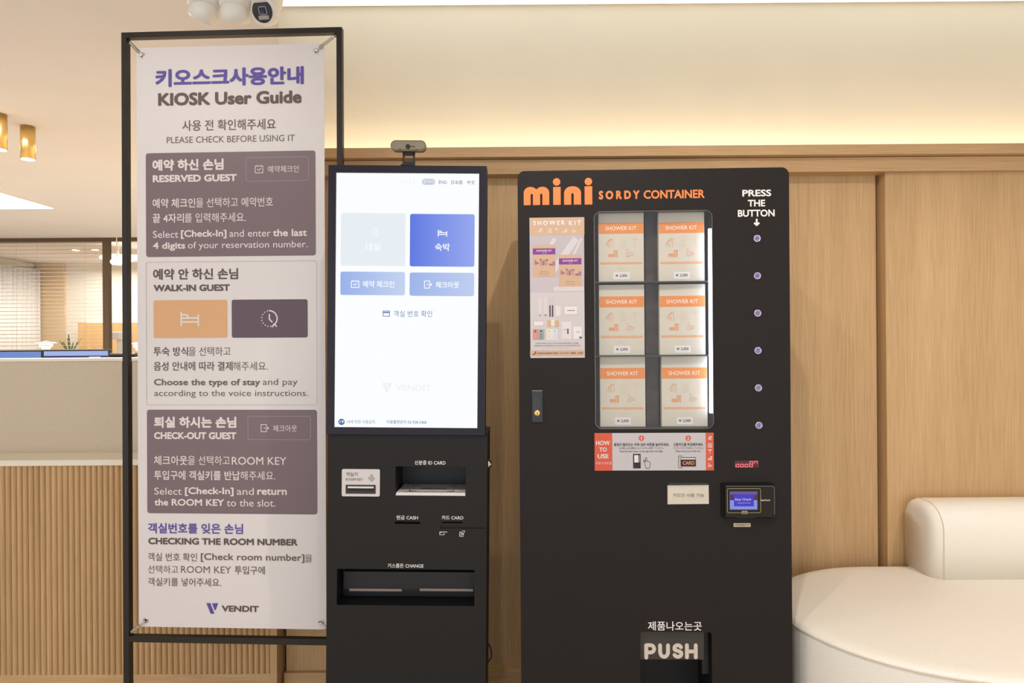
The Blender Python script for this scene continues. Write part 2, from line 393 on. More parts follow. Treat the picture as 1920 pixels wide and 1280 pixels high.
# ceiling light panel, cylinder lights, spots
lx, ly = plan(100, 389, CEIL)
t = thing('light_panel', 'large bright square light panel set flush in the ceiling at far left', 'ceiling light', Matrix.Translation((lx - .8, ly - 1.5, CEIL - .012)))
sbox('diffuser', (-.8, .8, -1.5, 1.5, 0, .006), mat('panel_light', (255, 248, 234), .5, 0, 2.2), t)
sbox('rim', (-.81, .81, -1.51, 1.51, .006, .012), WHITE, t)
brass = mat('brushed_brass', (232, 200, 130), .32, 1, 0, .5)
def cyl_light(px, pyt, pyb, label):
    X, Y = plan(px, pyt, CEIL); zb = at(px, pyb, Y)[1]; L = CEIL - zb; r = 12.3 * Y / FPX
    t = thing('cylinder_downlight', label, 'ceiling light', Matrix.Translation((X, Y, zb)), 'brass ceiling cylinders')
    link('housing', lathe([(r, 0), (r, L)], 36), brass, t, False)
    for p in t.children[0].data.polygons: p.use_smooth = len(p.vertices) == 4
    link('rim', lathe([(r * .96, -.001), (r * 1.0, -.001), (r, .002), (r * .96, .002)], 36), mat('dark_rim', (110, 84, 40), .4, 1), t)
    link('lamp', lathe([(r * .90, -.0035), (r * .90, -.001)], 32), mat('lamp_glow', (255, 240, 210), .5, 0, 12), t)
cyl_light(52, 237, 298, 'brass cylinder downlight on the ceiling, the one nearer the banner stand')
cyl_light(-1, 214, 280, 'brass cylinder downlight cut off by the left edge of the photo')
glow = mat('spot_glow', (255, 246, 225), .5, 0, 8)
for (sx, sy, lab) in ((142, 468, 'small round recessed spot in the office ceiling, middle of three'), (178.5, 467.5, 'small round recessed spot in the office ceiling nearest the brown mullion'), (98, 497, 'small recessed spot at the back of the office ceiling above the tan column')):
    X, Y = plan(sx, sy, CEIL)
    t = thing('recessed_spot', lab, 'ceiling light', Matrix.Translation((X, Y, CEIL)), 'office ceiling spots')
    link('trim_ring', lathe([(.045, -.006), (.062, -.006), (.064, 0), (.045, 0)], 24), WHITE, t)
    link('lamp', lathe([(.045, -.008), (.045, -.003)], 24), glow, t)
# glowing bodies added to imitate reflections in the office glass, beyond the mullion
pg = mat('reflection_glow', (255, 244, 224), .5, 0, 2.5)
def reflection(px, py, wpx, hpx, Y, lab):
    X, Z = at(px, py, Y); r = wpx / 2 * Y / FPX; h = hpx * Y / FPX
    t = thing('glass_reflection', lab, 'glass reflection', Matrix.Translation((X, Y, Z)), 'office glass reflections')
    link('glow_disc', lathe([(.001, h * .5), (r * .7, h * .46), (r, h * .15), (r, -h * .1), (r * .75, -h * .42), (.001, -h * .5)], 28), pg, t, True)
    link('rod', lathe([(.006, h * .5), (.006, CEIL - Z)], 8), WHITE, t)
reflection(222, 484, 62, 12, 9.0, 'wide flat white glow added for a glass reflection behind the brown office mullion')
reflection(219, 491, 22, 12, 8.45, 'small white glow added for a glass reflection just below the wide flat one in the office')
reflection(258, 483, 30, 10, 9.4, 'white glow added for a glass reflection seen between banner post and banner in the office')

# back desk with monitors, lamps, plant and white device, seen above the counter
DY = 4.75
t = thing('back_desk', 'long low desk behind the reception counter carrying the monitors', 'desk', Matrix.Translation((0, DY, 0)))
sbox('desk_top', (-4.6, -1.4, -.3, .45, .71, .74), WOODH, t, .002)
sbox('leg', (-4.5, -4.45, -.25, .4, 0, .71), WOOD, t); sbox('leg', (-1.55, -1.5, -.25, .4, 0, .71), WOOD, t)
def monitor(x0, x1, ytop, yaw, lab, scr, bar=None, hh=.30):
    a, z = at(x0, ytop, DY); b, _ = at(x1, ytop, DY); W = b - a
    t = thing('monitor', lab, 'monitor', Matrix.Translation(((a + b) / 2, DY, .74)) @ Matrix.Rotation(R(yaw), 4, 'Z'), 'monitors behind the counter')
    H = z - .74
    sbox('housing', (-W / 2, W / 2, 0, .03, H - hh, H), mat('monitor_black', (18, 18, 20), .4), t, .003)
    sc = sbox('screen', (-W / 2 + .012, W / 2 - .012, -.002, .0, H - hh + .015, H - .010), scr, t)
    if bar: sbox('window_bar', (-W / 2 + .012, W / 2 - .012, -.004, -.002, H - .085, H - .042), bar, sc); sbox('tray_text', (W / 2 - .14, W / 2 - .06, -.005, -.004, H - .056, H - .049), mat('screen_white', (225, 232, 250), .5, 0, .8), sc)
    sbox('stand', (-.03, .03, .015, .04, .01, H - hh + .05), MATS['monitor_black'], t); sbox('foot', (-.11, .11, -.06, .1, 0, .012), MATS['monitor_black'], t)
monitor(-95, 79, 657.5, 1.0, 'computer monitor with plain blue screen at the far left behind the counter', mat('screen_blue', (118, 146, 210), .5, 0, .9))
monitor(80, 205, 655.8, 1.0, 'computer monitor with pale blue window beside the brown mullion', mat('screen_pale', (170, 186, 240), .5, 0, .9), mat('screen_navy', (52, 58, 110), .5, 0, .8))
X, Z = at(232, 661.5, DY)
t = thing('telephone', 'black desk phone partly hidden behind the banner post and counter', 'telephone', Matrix.Translation((X, DY, .74)))
sbox('base', (-.10, .10, -.05, .12, 0, Z - .74 - .03), mat('phone_black', (26, 26, 30), .35), t, .01)
sbox('handset', (-.095, .095, -.03, .02, Z - .74 - .03, Z - .74), MATS['phone_black'], t, .012)
sbox('display', (-.06, .06, -.056, -.05, Z - .74 - .085, Z - .74 - .045), mat('phone_lcd', (120, 130, 160), .3, 0, .4), t)
# cabinet inside the office, just behind the glass, that carries lamps, plant and device
cz = 1.02; CYD = PY + .55
t = thing('office_cabinet', 'low oak cabinet inside the office behind the glass, hidden by the counter', 'cabinet', Matrix.Translation((0, CYD, 0)))
sbox('body', (-7.1, -4.3, -.25, .3, 0, cz - .03), WOOD, t); sbox('top', (-7.12, -4.28, -.27, .32, cz - .03, cz), WOODH, t, .003)
lg = mat('lamp_shade_glow', (255, 247, 228), .5, 0, 1.8)
def table_lamp(px, wpx, ytop, lab):
    X, Z = at(px, ytop, CYD); s = wpx * CYD / FPX / 2; h = Z - cz
    t = thing('table_lamp', lab, 'table lamp', Matrix.Translation((X, CYD, cz)), 'tiered white table lamps')
    link('foot', lathe([(s * .45, 0), (s * .45, .008), (.01, .02), (.01, h - .10)], 24), WHITE, t)
    link('top_shade', lathe([(.002, h), (s * .5, h - .012), (s, h - .028), (s, h - .034), (.002, h - .02)], 36), lg, t, True)
    link('middle_shade', lathe([(s * .62, h - .04), (s * .64, h - .075), (s * .5, h - .085), (s * .4, h - .04)], 32), lg, t, True)
    link('lower_shade', lathe([(s * .42, h - .085), (s * .38, h - .12), (.01, h - .135), (.01, h - .085)], 28), lg, t, True)
table_lamp(86, 36, 638.5, 'tiered white table lamp in front of the plant behind the blind')
table_lamp(262, 34, 640, 'tiered white table lamp seen between the banner post and banner')
X, Z = at(225, 622, CYD)
t = thing('coffee_machine', 'tall white office device standing beside the brown mullion', 'machine', Matrix.Translation((X, CYD, cz)))
H = Z - cz; wm = mat('device_white', (232, 228, 226), .4)
sbox('column', (-.055, .055, 0, .22, .03, H), wm, t, .015, 3); sbox('head', (-.055, .055, -.1, 0.02, H - .10, H), wm, t, .015, 3); sbox('base', (-.055, .055, -.1, .22, 0, .03), mat('device_grey', (150, 148, 146), .4), t, .006)
X, _ = at(124, 640, CYD)
t = thing('potted_plant', 'spiky green potted plant behind the office blind', 'plant', Matrix.Translation((X, CYD + .08, cz)))
link('pot', lathe([(.05, 0), (.07, .1), (.062, .1), (.05, .09), (.001, .09)], 24), mat('pot_white', (220, 214, 204), .5), t)
leaf = mat('leaf_green', (96, 116, 74), .5, 0, 0, .4, (30, .2, 0))
for k in range(18):
    a = k * 2.4; ln = .22 + .12 * random.random(); tilt = .25 + .75 * random.random()
    v = []; f = []
    for i in range(7):
        s = i / 6; wd = .011 * math.sin(math.pi * (.12 + .88 * (1 - s))) + .0012; rr = ln * s * math.sin(tilt) * (1 + .25 * s); zz = .09 + ln * s * math.cos(tilt) - .05 * s * s * tilt
        dx, dy = math.cos(a), math.sin(a)
        v += [(dx * rr - dy * wd, dy * rr + dx * wd, zz), (dx * rr, dy * rr, zz - .004), (dx * rr + dy * wd, dy * rr - dx * wd, zz)]
    for i in range(6):
        for q in (0, 1): f.append((3 * i + q, 3 * i + q + 1, 3 * i + q + 4, 3 * i + q + 3))
    me = bpy.data.meshes.new('mesh'); me.from_pydata(v, [], f); link('leaf', me, leaf, t, True)

# ================================================================== SOFA
LEATHER = mat('ivory_leatherette', (246, 238, 224), .5, 0, 0, .3, (260, .03, .06))
PIPE = mat('seam_thread', (216, 202, 180), .6)
so = thing('sofa', 'ivory upholstered bench sofa with rounded end beside the vending machine', 'sofa', Matrix.Translation((1.9, 2.03, 0)))
ox, oy = 1.9, 2.03
def seat_outline(grow=0, n=26):
    pts = []
    for k in range(n + 1):
        a = R(270 - 180 * k / n); pts.append((1.24 - ox + (.44 + grow) * math.cos(a), (.42 + grow) * math.sin(a)))
    for k in range(n + 1):
        a = R(90 - 180 * k / n); pts.append((3.2 - ox + (.44 + grow) * math.cos(a), (.42 + grow) * math.sin(a)))
    return pts
bm = bmesh.new(); rings = []
for z, g in ((.05, -.008), (.08, 0), (.30, .003), (.445, .0), (.456, -.002), (.464, -.007), (.469, -.018), (.472, -.05)):
    rings.append([bm.verts.new((x, y, z)) for x, y in seat_outline(g)])
n = len(rings[0])
for a, b in zip(rings, rings[1:]):
    for i in range(n): bm.faces.new((a[i], a[(i + 1) % n], b[(i + 1) % n], b[i]))
bm.faces.new(rings[-1]); bm.faces.new(rings[0][::-1])
link('seat', me_from(bm), LEATHER, so, True)
link('piping', tube([(x, y, .458) for x, y in seat_outline(.0005)], .0022, True), PIPE, so)
sbox('plinth', (1.0 - ox, 3.4 - ox, -.33, .33, 0, .05), mat('plinth_dark', (60, 50, 40), .6), so)
# backrest: profile in y-z, with rounded front corner at its left end
bm = bmesh.new(); rings = []
def back_profile(ins, frontcut):
    yf = 2.284 - oy + frontcut; r = .085 - ins * .6; top = .715 - ins; yb = 2.455 - oy
    p = [(yf, .47), (yf, top - r)]
    for k in range(1, 9): a = R(180 - 90 * k / 8); p.append((yf + r + r * math.cos(a), top - r + r * math.sin(a)))
    p += [(yb - .03, top), (yb - .009, top - .009), (yb, top - .03), (yb, .47)]
    return p
for X, ins, fc in ((1.408, .045, .05), (1.409, .028, .034), (1.414, .014, .018), (1.424, .005, .008), (1.44, 0, 0), (3.4, 0, 0), (3.44, .02, .03), (3.45, .045, .05)):
    rings.append([bm.verts.new((X - ox, y, z)) for y, z in back_profile(ins, fc)])
n = len(rings[0])
for a, b in zip(rings, rings[1:]):
    for i in range(n): bm.faces.new((a[i], a[(i + 1) % n], b[(i + 1) % n], b[i]))
bm.faces.new(rings[-1]); bm.faces.new(rings[0][::-1])
link('backrest', me_from(bm), LEATHER, so, True)
link('back_seam', tube([(1.44 - ox, y - (.0006 if z < .66 else 0), z + .0003) for y, z in back_profile(0, 0)[:-1]], .0014), PIPE, so)

# ================================================================== BANNER STAND
FB = Frame((-.90307, 2.2, EYE + .02187), -2.65, .2)
bs = thing('banner_stand', 'tall black square tube metal frame standing in front of the reception counter', 'banner stand', FB.M)
STEEL = mat('black_steel_tube', (44, 38, 32), .38, 0, 0, .3, (700, .1, .05))
fx0, fx1 = FB.on(223.5, 300)[0], FB.on(636.3, 300)[0]
W2 = .3627; cxm = 0
ztop = FB.on(430, 55.5)[1]; zb0 = FB.on(430, 1206.8)[1]; tw = .0178; td = .022
sbox('post', (-W2, -W2 + tw, 0, td, 1.22, ztop), STEEL, bs, .001)
sbox('post', (W2 - tw, W2, 0, td, 1.22, ztop), STEEL, bs, .001)
sbox('post', (-W2 - .0008, -W2 + tw + .001, -.0008, td + .001, .012, 1.222), STEEL, bs, .001)
sbox('post', (W2 - tw - .001, W2 + .0008, -.0008, td + .001, .012, 1.222), STEEL, bs, .001)
sbox('crossbar', (-W2 + tw, W2 - tw, 0, td, ztop - tw, ztop), STEEL, bs, .0008)
sbox('crossbar', (-W2 + tw, W2 - tw, 0, td, zb0, zb0 + tw + .002), STEEL, bs, .0008)
for s in (-1, 1): sbox('foot', (s * (W2 - tw / 2) - .02, s * (W2 - tw / 2) + .02, -.14, .16, 0, .012), STEEL, bs, .003)

bn = thing('banner', 'white printed hanging banner with purple and orange panels about using the kiosk', 'banner', FB.M)
by = .008
bL, bR = FB.on(258, 640, by)[0], FB.on(609.8, 640, by)[0]; bT = FB.on(432, 85.5, by)[1]; bB = FB.on(437, 1177, by)[1]
CLOTH = mat('banner_vinyl', (228, 220, 216), .42, 0, 0, .4, (2.5, .02, .0))
EY = [(266.5, 104), (592.5, 96.5), (273.5, 1162.5), (601.5, 1166)]
eyl = [FB.on(a, b, by) for a, b in EY]
me = shape([rrect(bL, bR, bB, bT, .012)] + [circ(ex, ez, .0042, 14) for ex, ez in eyl], by, .0008)
link('sheet', me, CLOTH, bn)
steel = mat('bright_steel', (205, 200, 190), .22, 1)
for ex, ez in eyl:
    link('eyelet', lathe([(.0042, 0), (.0052, .0012), (.0085, .0014), (.0098, .0002), (.0098, 0)], 24, 'y', (ex, by - .0001, ez)), steel, bn, True)
# hooks and springs joining the frame's corners to the eyelets
for i, (ex, ez) in enumerate(eyl):
    sx = -1 if i in (0, 2) else 1; top = i < 2
    cx = sx * (W2 - tw - .003); czz = (ztop - tw - .008) if top else (zb0 + tw + .010)
    ymid = .004
    d = Vector((ex - cx, 0, ez - czz)); L = d.length; u = d.normalized(); nrm = Vector((-u.z, 0, u.x))
    P = lambda s_, a=0, dy=0: Vector((cx, ymid + dy, czz)) + u * s_ + nrm * a
    link('screw_eye', join([tube([tuple(P(-.002) + nrm * .006 * math.cos(R(q)) + u * .006 * math.sin(R(q))) for q in range(0, 360, 24)], .0017, True), tube([(cx, ymid, czz), (cx + sx * .01, ymid, czz + (.01 if top else -.01))], .0022)]), mat('black_steel_hook', (24, 22, 20), .3, .6), bs, True)
    if top:
        coil = [tuple(P(.010 + (L - .024) * k / 140, .0052 * math.cos(k * .9), .0052 * math.sin(k * .9))) for k in range(141)]
        link('spring', tube(coil, .0007, False, 1), steel, bs, True)
        link('hook', join([tube([tuple(P(.003)), tuple(P(.011, .002))], .001), tube([tuple(P(L - .015, 0)), tuple(P(L - .006, 0, .002))], .001)]), steel, bs)
    else:
        link('hook', tube([tuple(P(.002, -.002)), tuple(P(L * .4, -.005, -.004)), tuple(P(L * .75, -.002, -.007)), tuple(P(L, 0, -.001))], .0022, False, 3, True), steel, bs, True)
        link('spring', tube([tuple(P(.004 + (L * .55) * k / 60, .0045 * math.cos(k * 1.1) + .001, .0045 * math.sin(k * 1.1))) for k in range(61)], .0009, False, 1), steel, bs, True)

PUR = mat('purple_print', (92, 74, 160), .5); BRN = mat('brown_print', (96, 78, 72), .5); OLV = mat('olive_brown_print', (108, 92, 74), .5)
PAN = mat('mauve_print', (122, 102, 106), .42); PAN2 = mat('dark_plum_print', (94, 74, 84), .42); ORG = mat('apricot_print', (222, 170, 118), .42)
PW = mat('banner_white_print', (232, 222, 216), .5); LN = mat('thin_grey_line', (196, 184, 180), .5); LN2 = mat('thin_pale_line', (168, 150, 150), .5)
def B(s, x0, x1, yc, h, m=PW, bold=0): return write(FB, bn, s, x0, x1, yc, h, m, bold, by)
patch(FB, bn, 272.8, 591, 284.7, 480.3, 5, PAN, 'print_panel', by)
outline(FB, bn, 273.7, 593.3, 490, 758.8, 5, .8, LN, 'outline', by)
patch(FB, bn, 287.7, 426.3, 562.3, 633.4, 4, ORG, 'print_panel', by)
patch(FB, bn, 434.4, 576.8, 561.2, 632.8, 4, PAN2, 'print_panel', by)
patch(FB, bn, 274.9, 594, 767.9, 962.9, 5, PAN, 'print_panel', by)
outline(FB, bn, 461.3, 578.3, 294.6, 339, 4, .8, LN2, 'outline', by)
outline(FB, bn, 465.0, 582.3, 780.2, 823.9, 4, .8, LN2, 'outline', by)
icon(FB, bn, CHECK, 478.8, 493, 310, 324, 1.2, PW, by)
icon(FB, bn, EXIT, 489.8, 504, 795.5, 809, 1.2, PW, by)
icon(FB, bn, BED, 339, 373, 585.5, 610.5, 3.0, PW, by)
icon(FB, bn, CLOCK, 489.5, 521, 581, 613, 2.4, PW, by)
for a in [
 ('키오스크사용안내', 290.8, 569, 144, 34, PUR, XB), ('KIOSK User Guide', 295.9, 565, 184, 24.5, BRN, XB),
 ('사용 전 확인해주세요', 341.7, 516.9, 234, 20.5, OLV, .014), ('PLEASE CHECK BEFORE USING IT', 312.2, 552, 260.6, 12, OLV, 0),
 ('예약 하신 손님', 285.9, 419.3, 308.9, 21.5, PW, XB), ('RESERVED GUEST', 286.4, 444, 334, 13.5, PW, XB), ('예약체크인', 502.4, 560.4, 316.8, 13, PW, 0),
 ('예약 체크인', 286.4, 366.2, 380.8, 17.8, PW, .018), ('을 선택하고 예약번호', 367.6, 511.8, 379, 17.8, PW, .004),
 ('끝 4자리', 286.4, 345.0, 409, 17.5, PW, .018), ('를 입력해주세요.', 346.2, 461, 407.8, 17.5, PW, .004),
 ('Select', 287, 334.5, 439.3, 13.2, PW, 0), ('[Check-In]', 339.5, 424.8, 439.2, 16.5, PW, .026), ('and enter', 430.3, 507.9, 437.0, 13.2, PW, 0), ('the last', 511.8, 575.7, 436, 13.5, PW, .026),
 ('4 digits', 287, 347.6, 462, 16.3, PW, .026), ('of your reservation number.', 352, 576.3, 460.3, 16.3, PW, 0),
 ('예약 안 하신 손님', 287, 446.2, 513.6, 21, BRN, .03), ('WALK-IN GUEST', 288, 431, 539.5, 12.6, BRN, XB),
 ('투숙 방식', 288.1, 352.6, 658.6, 17, BRN, .018), ('을 선택하고', 353.6, 432.5, 658.4, 17, OLV, .002),
 ('음성 안내에 따라 결제', 288.1, 436.0, 686.1, 17, BRN, .016), ('해주세요.', 437.2, 502.1, 686.1, 16.6, OLV, .002),
 ('Choose the type of stay', 288.6, 487.6, 717.8, 15.6, OLV, .024), ('and pay', 492.7, 557.9, 717.4, 15.5, OLV, 0),
 ('according to the voice instructions.', 288.6, 576.9, 738.4, 15.2, OLV, .002),
 ('퇴실 하시는 손님', 288.9, 443.1, 791.3, 21, PW, XB), ('CHECK-OUT GUEST', 288.9, 443.1, 816.4, 13.2, PW, XB), ('체크아웃', 512, 556.9, 802.9, 12.5, PW, 0),
 ('체크아웃', 288.9, 351.4, 862.8, 17.5, PW, .016), ('을 선택하고', 352.4, 431.1, 862.8, 17.3, PW, 0), ('ROOM KEY', 434.8, 536.8, 863.7, 14.7, PW, .004),
 ('투입구에 객실키를 반납', 288.9, 449.8, 890.8, 17.5, PW, .018), ('해주세요.', 451, 516.4, 891.3, 16.8, PW, 0),
 ('Select', 289.6, 340.8, 920.4, 13.3, PW, 0), ('[Check-In]', 346.9, 438.1, 921.5, 16.5, PW, .026), ('and', 444.2, 476, 920.8, 13.2, PW, 0), ('return', 482.5, 537.9, 921.8, 11.5, PW, .026),
 ('the ROOM KEY', 289.6, 420.2, 941.4, 12.8, PW, .028), ('to the slot.', 425.2, 516.4, 942.4, 13.5, PW, .002),
 ('객실번호를 잊은 손님', 277.5, 455.5, 990.4, 19.5, PUR, .026), ('CHECKING THE ROOM NUMBER', 277.5, 557.5, 1015, 12.6, BRN, XB),
 ('객실 번호 확인', 277.5, 369.5, 1043.8, 15.5, OLV, .008), ('[Check room number]', 376.3, 570.5, 1045.8, 16.5, OLV, .02), ('을', 571.8, 585.5, 1046.3, 14.5, OLV, .002),
 ('선택하고', 277.5, 334.3, 1067, 15, OLV, .002), ('ROOM KEY', 339.5, 433.3, 1067.5, 13, OLV, 0), ('투입구에', 440, 496.8, 1068.5, 15.5, OLV, .014),
 ('객실키를 넣어주세요.', 277.5, 414.5, 1090.8, 15.5, OLV, .008), ('VENDIT', 415.8, 485.5, 1140.8, 11.5, BRN, XB)]: B(*a)
def vlogo(f, parent, x0, x1, yt, yb, m, dy, lift=.0008):
    b = f.bx(x0, x1, yt, yb, dy); sx, sz = b[1] - b[0], b[3] - b[2]
    q = lambda l: [(b[0] + p * sx, b[2] + r * sz) for p, r in l]
    link('emblem', join([shape([q([(0, 1), (.34, 1), (.68, 0), (.36, 0)])], dy - lift), shape([q([(.48, .98), (1, 1), (.78, .32), (.68, .38)])], dy - lift)]), m, parent)
vlogo(FB, bn, 387, 409.3, 1130, 1150, PUR, by)

# ================================================================== CHECK-IN KIOSK
FK = Frame((-.2919, 1.9, EYE + .1160), -.1, .85)
ki = thing('check_in_kiosk', 'slim black self check-in kiosk with a tall bright white touchscreen', 'kiosk', FK.M)
kt = FK.on(763, 311.2)[1]; kx0 = FK.on(615, 560)[0]; kx1 = FK.on(911.2, 560)[0]; ks = FK.on(763, 815.3)[1]
bx0, bx1 = FK.on(613.2, 1000)[0], FK.on(912.6, 1000)[0]
# head: bezel with the screen let into it
sc_ = FK.bx(629.5, 896.8, 325.2, 801.0)
BEZ = mat('bezel_navy_black', (36, 34, 42), .3, 0, 0, .2)
link('bezel', shape([rrect(kx0, kx1, ks + .001, kt, .002, 3), rrect(*sc_, 0)], -.006, .006), BEZ, ki)
link('head', shell(rrect(kx0, kx1, ks + .001, kt, .002, 3), 0, .06), KBLACK, ki)
SCR = mat('screen_light', (249, 251, 252), .3, 0, 1.0)
scr = link('touchscreen', shape([rrect(*sc_, 0)], -.0025), SCR, ki)
EB = lambda n, c, e=1.0: mat(n, c, .3, 0, e)
K = -.0025
def S(s, x0, x1, yc, h, m, bold=0): return write(FK, scr, s, x0, x1, yc, h, m, bold, K, .0006)
NAVY = EB('screen_navy_ink', (70, 88, 142)); SW = EB('screen_white_ink', (250, 252, 255)); FAINT = EB('screen_faint_ink', (236, 240, 245)); LB = EB('screen_blue_ink', (92, 124, 182))
def grad(name, a, b, ax=0):
    """screen tile: emission runs from colour a to b across the tile (what the display shows)"""
    m = mat(name, a, .3, 0, 1.0); nt = m.node_tree; bs_ = nt.nodes['Principled BSDF']
    tc = nt.nodes.new('ShaderNodeTexCoord'); sp = nt.nodes.new('ShaderNodeSeparateXYZ'); r = nt.nodes.new('ShaderNodeValToRGB')
    r.color_ramp.elements[0].color = lin(a); r.color_ramp.elements[1].color = lin(b)
    nt.links.new(tc.outputs['Generated'], sp.inputs[0]); nt.links.new(sp.outputs[ax], r.inputs[0]); nt.links.new(r.outputs[0], bs_.inputs['Emission Color']); return m
def tile(x0, x1, yt, yb, r, m): return patch(FK, scr, x0, x1, yt, yb, r, m, 'screen_tile', K, .0003)
tile(639.2, 760.3, 399.5, 498.3, 4, EB('tile_grey', (228, 236, 241)))
tile(768.6, 889.8, 401.2, 499.7, 4, grad('tile_blue', (88, 116, 224), (146, 164, 236)))
tile(638.3, 759.5, 509.3, 553.2, 4, grad('tile_sky', (150, 174, 232), (192, 208, 238)))
tile(768.1, 889.0, 511.0, 554.8, 4, grad('tile_sky_two', (154, 176, 232), (188, 204, 238)))
tile(791.3, 815.7, 335.2, 346.4, 5.5, EB('pill_grey', (190, 200, 212)))
S('한국어', 794, 813, 340.8, 7, SW); S('14:53', 752.9, 777.8, 340.3, 7.5, FAINT)
S('ENG', 822.8, 837.6, 341.5, 6.3, NAVY); S('日本語', 846, 867.3, 341.7, 7.6, NAVY); S('中文', 875.7, 890.7, 341.9, 7.6, NAVY)
icon(FK, scr, CLOCK, 693.8, 708.8, 427.5, 444, 1.2, SW, K); S('대실', 685.9, 712.9, 462.8, 14.3, SW, .01)
icon(FK, scr, BED, 821.3, 838.2, 431.3, 443, 1.6, SW, K); S('숙박', 815.7, 843.4, 463.2, 14.5, SW, .02)
icon(FK, scr, CHECK, 659, 673, 525.8, 538.8, 1.4, SW, K); S('예약 체크인', 680.4, 739.3, 532.6, 12.5, SW, .018)
icon(FK, scr, EXIT, 796, 809.6, 526.7, 540, 1.4, SW, K); S('체크아웃', 816.8, 861, 533.9, 12, SW, .018)
icon(FK, scr, CARDI, 718.3, 730.5, 582.9, 592.7, 1.3, LB, K); S('객실 번호 확인', 738.2, 810.2, 588, 12, LB)
vlogo(FK, scr, 717, 734.4, 717.3, 734.7, FAINT, K, .0006); S('VENDIT', 741.7, 808.7, 726.8, 11, FAINT, .02)
x, z = FK.on(640.8, 790.4); link('badge', shape([circ(x, z, .0087)], K - .0003), EB('badge_blue', (52, 96, 160)), scr); S('19', 637.2, 644.4, 790.4, 5.5, SW, .02)
S('19세 미만 이용금지', 650.9, 702.9, 790.5, 6.8, LB); S('이용불편문의 02-928-2468', 724.9, 799.5, 790.9, 7, LB, .008)
# lower body: faceplate with its openings
idb = FK.bx(741.3, 873.2, 874.5, 929.3); chb = FK.bx(631.5, 889.6, 1067, 1135); csb = FK.bx(740.6, 787.2, 977.2, 981.9); cdb = FK.bx(828.7, 867.8, 978.0, 980.6); grb = FK.bx(824.9, 911.0, 987.2, 990.4); rk = FK.bx(652, 701, 915, 919.5)
grb = (grb[0], bx1 - .003, grb[2], grb[3])
link('faceplate', shape([rrect(bx0, bx1, .03, ks - .001, .0015, 3), rrect(*idb), rrect(*chb, .003, 4), rrect(*csb), rrect(*cdb), rrect(*grb)], 0, .002), KBLACK, ki)
link('cabinet', shell(rrect(bx0, bx1, 0.0, ks - .001, .0015, 3), .002, .215), KBLACK, ki)
for b, dpt in ((csb, .02), (cdb, .02), (grb, .004)): link('slot', cavity(*b, .002, dpt), DARK, ki)
ida = link('id_card_tray', cavity(*idb, .002, .125), mat('tray_black', (20, 20, 21), .5), ki)
tr = mat('tray_plate_white', (214, 206, 200), .45)
v = [(idb[0] + .002, .004, idb[2] + .008), (idb[1] - .001, .004, idb[2] + .008), (idb[1] - .001, .118, idb[2] + .008), (idb[0] + .006, .118, idb[2] + .008), (idb[0] + .001, .001, idb[2] + .0005), (idb[1] - .001, .001, idb[2] + .0005)]
me = bpy.data.meshes.new('mesh'); me.from_pydata(v, [], [(0, 1, 2, 3), (4, 5, 1, 0)]); link('tray_plate', me, tr, ida)
def flat_text(s, x0, x1, y0, y1, z, m, bold=0):
    me = fit(text_mesh(s, bold), (x0, x1, y0, y1), 0)
    for vv in me.vertices: vv.co = (vv.co.x, vv.co.z, z)
    return link('lettering', me, m, ida)
ink = mat('dark_ink', (40, 36, 34), .6); cxi = (idb[0] + idb[1]) / 2; zt_ = idb[2] + .0088
flat_text('신분증을', cxi - .035, cxi - .003, .045, .062, zt_, ink, .02); flat_text('올려주세요', cxi + .002, cxi + .038, .045, .062, zt_, ink, .02)
flat_text('신분증을 화살표 방향에 맞추어 바르게 올려주세요', idb[0] + .02, idb[1] - .012, .008, .018, zt_, ink, .02)
for sx in (-1, 1):
    for (ya, yb) in ((.085, .095), (.032, .022)):
        pts = [(cxi + sx * .062, ya), (cxi + sx * .062, yb), (cxi + sx * .045, yb)]
        me = stroke(pts, .003, 0)
        for vv in me.vertices: vv.co = (vv.co.x, vv.co.z, zt_)
        link('corner_mark', me, ink, ida)
chg = link('change_tray', cavity(*chb, .002, .07), mat('recess_deep', (9, 9, 10), .45), ki)
zc = (chb[2] + chb[3]) / 2; H = chb[3] - chb[2]
sbox('dispenser_front', (chb[0] + .008, chb[1], .045, .069, zc - .022, zc + .028), mat('dispenser_black', (22, 21, 21), .5), chg)
bar = mat('slot_bar_grey', (150, 136, 126), .5)
for a, b_ in ((655.5, 753.5), (787.5, 887)):
    q = FK.bx(a, b_, 1102.6, 1107, .045); sbox('bill_slot', (q[0], q[1], .041, .045, q[2], q[3]), bar, chg)
KW = mat('kiosk_white_print', (226, 220, 214), .55)
def Kw(s, x0, x1, yc, h, bold=.016): return write(FK, ki, s, x0, x1, yc, h, KW, bold)
Kw('신분증 ID CARD', 777.6, 835.5, 867, 8.2); Kw('현금 CASH', 743.4, 783.8, 969.8, 7.8); Kw('카드 CARD', 828.4, 868.8, 970, 7.8); Kw('거스름돈 CHANGE', 726.8, 794.2, 1060, 8.2)
rp = patch(FK, ki, 641.2, 712.4, 879, 930, 3, mat('key_plate', (208, 200, 196), .45), 'room_key_reader', 0, .0022, .002)
KI = mat('key_plate_ink', (88, 80, 78), .6)
write(FK, rp, '객실키', 648.9, 671.2, 888.4, 7.6, KI, .006, 0, .0026); write(FK, rp, 'ROOM KEY', 648.9, 680.6, 898.1, 4.8, KI, .006, 0, .0026)
icon(FK, rp, [([(.5, 0), (0, .45), (.45, .9), (.98, .42)], 1), (arc(.5, .45, .16, 0, 300), 0), ([(.3, 1), (.42, 1)], 0), ([(.6, 1), (.72, 1)], 0)], 691.3, 703.2, 889.5, 901.3, .8, KI, 0, .0026)
patch(FK, rp, 648.5, 704.8, 908.2, 924.8, 1, mat('reader_black', (40, 36, 34), .4), 'reader_mouth', 0, .0030, .0008)
